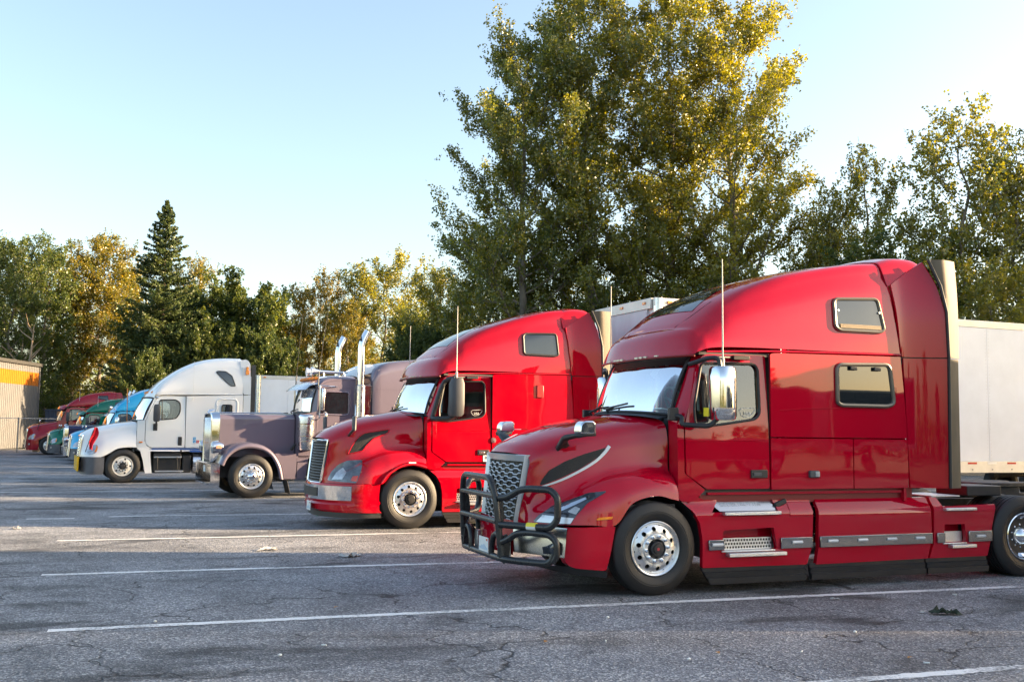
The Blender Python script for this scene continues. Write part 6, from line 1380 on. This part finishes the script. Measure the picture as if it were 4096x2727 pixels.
MIDGOLD = [golden(x) for x in MIDP]
MIDDARK = [golden(x) for x in MIDP]
AIRY = [poplar(19, 3.6, 51, base=.05, twigs=1150, lpt=16, leaf=.17, gold=.45, squat=.34), poplar(18, 3.9, 52, base=.05, twigs=1250, lpt=16, leaf=.17, gold=.5, squat=.38)]
rows = [   # px, top, Z, source, rz, width factor, kind, label
    (1010, 612, 66, MIDP[0], .2, 1.0, 'dark low cottonwood just left of the big clump'),
    (1085, 640, 64, MIDP[1], 2.1, .8, 'dark bushy cottonwood under the left side of the big clump'),
    (882, 578, 88, MIDP[1], 1.2, 1.05, 'broad round-topped golden cottonwood behind the chrome exhaust stacks'),
    (735, 622, 90, MIDGOLD[1], .7, .82, 'narrow orange-gold poplar left of the exhaust stacks'),
    (800, 690, 84, MIDGOLD[0], 3.3, .9, 'short gold poplar between the round-topped tree and the orange one'),
    (660, 715, 84, MIDGOLD[1], 4.2, .9, 'low olive poplar right of the bright green maple'),
    (940, 700, 80, MIDP[2], .9, 1.2, 'low olive poplar right of the round-topped tree'),
    (436, 588, 98, MIDGOLD[2], 1.5, .8, 'slim gold tree top just right of the tall spruce'),
    (285, 600, 96, MIDGOLD[2], 2.5, .9, 'slim gold poplar just left of the tall spruce'),
    (228, 535, 92, MIDGOLD[0], .4, 1.05, 'large golden poplar with the highest crown left of the spruce'),
    (165, 590, 90, MIDGOLD[2], 5.0, 1.0, 'thin golden poplar left of the large golden one'),
    (98, 538, 86, MIDDARK[2], 3.6, .95, 'narrow dark poplar column above the warehouse corner'),
    (20, 545, 80, MIDDARK[0], 1.0, .85, 'dark poplar cut off by the left edge of the photo'),
    (-60, 520, 82, MIDDARK[2], 2.0, 1.0, 'dark poplar beyond the left edge above the warehouse'),
    (1130, 500, 60, MIDP[0], 1.3, 1.05, 'dark cottonwood filling the lower left of the big clump'),
    (1290, 545, 61, MIDP[1], 2.3, 1.0, 'shady cottonwood low under the rounded left crown of the big clump'),
    (1460, 560, 60, MIDP[0], 4.3, 1.1, 'shady low cottonwood under the middle of the big clump'),
    (1610, 540, 57, MIDP[1], 5.3, .95, 'sunlit low cottonwood under the right side of the big clump'),
    (1918, 430, 54, AIRY[0], .5, .9, 'slender poplar with the lowest top right of the big clump'),
    (1868, 485, 56, AIRY[1], 2.8, .7, 'thin short poplar beside the right edge of the big clump'),
    (2000, 325, 52, AIRY[0], 1.9, .85, 'pointed poplar in the middle of the right-hand group'),
    (2225, 208, 49, AIRY[1], 4.4, .95, 'tallest poplar of the right-hand group above the white trailer'),
    (2350, 285, 50, AIRY[0], .1, .9, 'poplar at the right edge of the photo'),
    (2125, 480, 50, AIRY[1], 3.0, .8, 'mid-height poplar between the pointed and the tallest right-hand poplars'),
    (2290, 600, 45, MIDP[1], 5.2, 1.15, 'low bushy poplar right behind the white trailer'),
    (2440, 330, 50, AIRY[1], .1, 1.0, 'poplar beyond the right edge of the photo'),
]
for (px, top, Z, src_, rz, sx, lb) in rows:
    loc, sc = tree_at(px, top, Z, TOP[id(src_[0])]); place_tree('poplar_tree', src_, loc, rz, lb, G_ if src_ in MIDGOLD else (M_ if src_ in MIDDARK else P_), BARK, sc, None, sx)
for (px, top, Z, i, rz, sx, lb) in [
    (400, 660, 84, 0, .5, .95, 'dark green broadleaf tree below the tall spruce'), (560, 632, 84, 1, 2.2, .95, 'bright green dome-shaped maple left of the orange poplars'),
    (470, 745, 78, 1, 4.0, .75, 'low dark green tree between the spruce and the dome-shaped maple'), (975, 745, 62, 0, 1.1, .8, 'low green bushy tree behind the grey sleeper cab'),
    (2040, 560, 50, 1, 3.3, 1.0, 'dark green rounded tree above the roof of the nearest red truck'), (330, 800, 74, 0, 5.5, .7, 'low dark tree behind the white truck roof, left side'),
    (620, 760, 78, 0, 1.9, .8, 'low dark tree behind the gap left of the exhaust stacks')]:
    loc, sc = tree_at(px, top, Z, TOP[id(MAP[i][0])]); place_tree('maple_tree', MAP[i], loc, rz, lb, M_, BARKD, sc, None, sx)
loc, sc = tree_at(368, 455, 79, 22); place_tree('spruce_tree', CON, loc, .6, 'tall dark spruce standing above the left-hand treeline', LEAF_C, BARKD, sc)
# two bare pale snags over the warehouse
for (px, top, Z, sd_, lb) in [(62, 745, 78, 1, 'bare pale dead trunk above the warehouse roof, nearer its corner'), (40, 765, 79, 2, 'bare pale dead trunk above the warehouse roof, further left')]:
    r = np.random.default_rng(sd_); loc, sc = tree_at(px, top, Z, 10.0); m = MB(); m.tube([(0, 0, 0), (.1, 0, 5), (.35, .1, 10)], [.2, .15, .03], 8)
    for i in range(9):
        z = r.uniform(5, 9.5); a = r.uniform(0, 6.28); l = r.uniform(.8, 2.2); m.tube([(.1 + (z - 5) * .05, 0, z), (.1 + l * .5 * math.cos(a), l * .5 * math.sin(a), z + l * .4), (.1 + l * math.cos(a), l * math.sin(a), z + l * .9)], [.06, .04, .01], 5)
    o = build('dead_tree', m, BARKP, ang=60); o.location = loc; o.scale = (sc,) * 3; tag(o, lb, 'tree')
# undergrowth along the edge of the lot, and the wood that goes on behind
def brush(name, spots, leaf, seed, m, kind='stuff', lpt=46, label=None):
    r = np.random.default_rng(seed); C = []; tint = []
    for (x, y, h, w_) in spots:
        n = int(lpt * h * w_); q = r.normal(size=(n, 3)); q /= np.linalg.norm(q, axis=1)[:, None]; q[:, 2] = abs(q[:, 2])
        C.append(np.array([x, y, 0]) + q * np.array([w_, w_, h]) * r.uniform(.45, 1.05, (n, 1)) ** .6 + r.normal(0, .12, (n, 3))); tint.append(np.clip(r.normal(.35, .25) + r.normal(0, .15, n), 0, 1))
    me = leaf_mesh(name, np.concatenate(C), np.concatenate(tint), leaf, r); me.materials.append(m); o = bpy.data.objects.new(name, me); COL.objects.link(o); o['kind'] = kind
    if label: o['label'] = label
    return o
r = np.random.default_rng(5); sp = []
for px in np.linspace(-60, 2420, 120):
    Z = np.interp(px, [-60, 90, 400, 950, 1100, 2420], [86, 84, 82, 78, 66, 60]) + r.uniform(-2, 9); x, y, _ = at(px + r.uniform(-12, 12), Z); sp.append((x, y, r.uniform(2.2, 5.5), r.uniform(1.4, 2.6)))
brush('undergrowth', sp, .26, 6, LEAF_M, lpt=60)
sp = []
for px in np.linspace(-200, 2600, 150):
    Z = r.uniform(104, 128) if px < 1000 else r.uniform(84, 108); x, y, _ = at(px, Z); sp.append((x, y, r.uniform(5, 10.5), r.uniform(2.5, 4.2)))
brush('far_wood', sp, .42, 8, LEAF_M, lpt=18)
# outside the frame: what the paint reflects, and what keeps the low sun off the near asphalt
for k, (x, y, i, sc, rz) in enumerate([(66, -20, 0, .9, 1.), (60, -12, 1, .8, 2.), (75, -15, 2, .85, 4.), (68, 33, 1, 1.0, 1.5), (70, 43, 0, 1.0, 2.5)]):
    place_tree('cottonwood_tree', BIG[i], (x, y, 0), rz, 'unseen cottonwood placed beside the lot on the right for its shade', LEAF_P, BARK, sc, 'trees outside the picture')  # unseen trees placed to shade the foreground and the warehouse
place_tree('poplar_tree', MIDP[2], (60, 5.6, 0), 1.0, 'unseen slender poplar placed beside the lot on the right to dapple the trailer', LEAF_P, BARK, .95)  # added out of view to dapple the light on the white trailer
for x, y, i, sc, rz in ((62, 14.5, 0, 1.0, 1.), (66, 21, 1, 1.15, 2.), (62, 27, 0, 1.05, 3.), (66, 33, 1, 1.2, 4.), (63, 39, 0, 1.1, 5.)):  # unseen row added to shade the trucks and the warehouse
    place_tree('poplar_tree', MIDP[i], (x, y, 0), rz, 'unseen poplar in the row placed on the right to shade the trucks', LEAF_P, BARK, sc, 'row of unseen trees placed for shade')
for k, x in enumerate(np.linspace(-30, 90, 19)):
    rr_ = np.random.default_rng(k + 90); src_ = MIDP[k % 3]
    place_tree('poplar_tree', src_, (x + rr_.uniform(-2, 2), -52 + rr_.uniform(-6, 6), 0), k * 1.3, 'poplar beyond the lot behind the camera', P_, BARK, rr_.uniform(.22, .48), 'trees outside the picture', 1.25)
trailer('third dark trailer parked outside the picture', (31.0, -21.5, 0), rad(1), detail=False, skin=mat('trailer_shaded_dark', (.035, .04, .055), .5))
DARKT = mat('trailer_shaded_dark', (.035, .04, .055), .5)  # dark colour stands in for the shade on these unseen trailers
trailer('dark trailer parked outside the picture beside the nearest red truck', (13.5, 5.6, 0), rad(1), detail=False, skin=DARKT)  # added out of view to keep the sun off the near asphalt
trailer('second dark trailer parked outside the picture', (15.0, -21.0, 0), rad(0), detail=False, skin=DARKT)
sp = [(x, -60 + RNG.uniform(-5, 5), RNG.uniform(2.5, 4.5), 4.0) for x in np.linspace(-50, 110, 34)]
brush('far_wood', sp, .6, 18, LEAF_M, lpt=20)
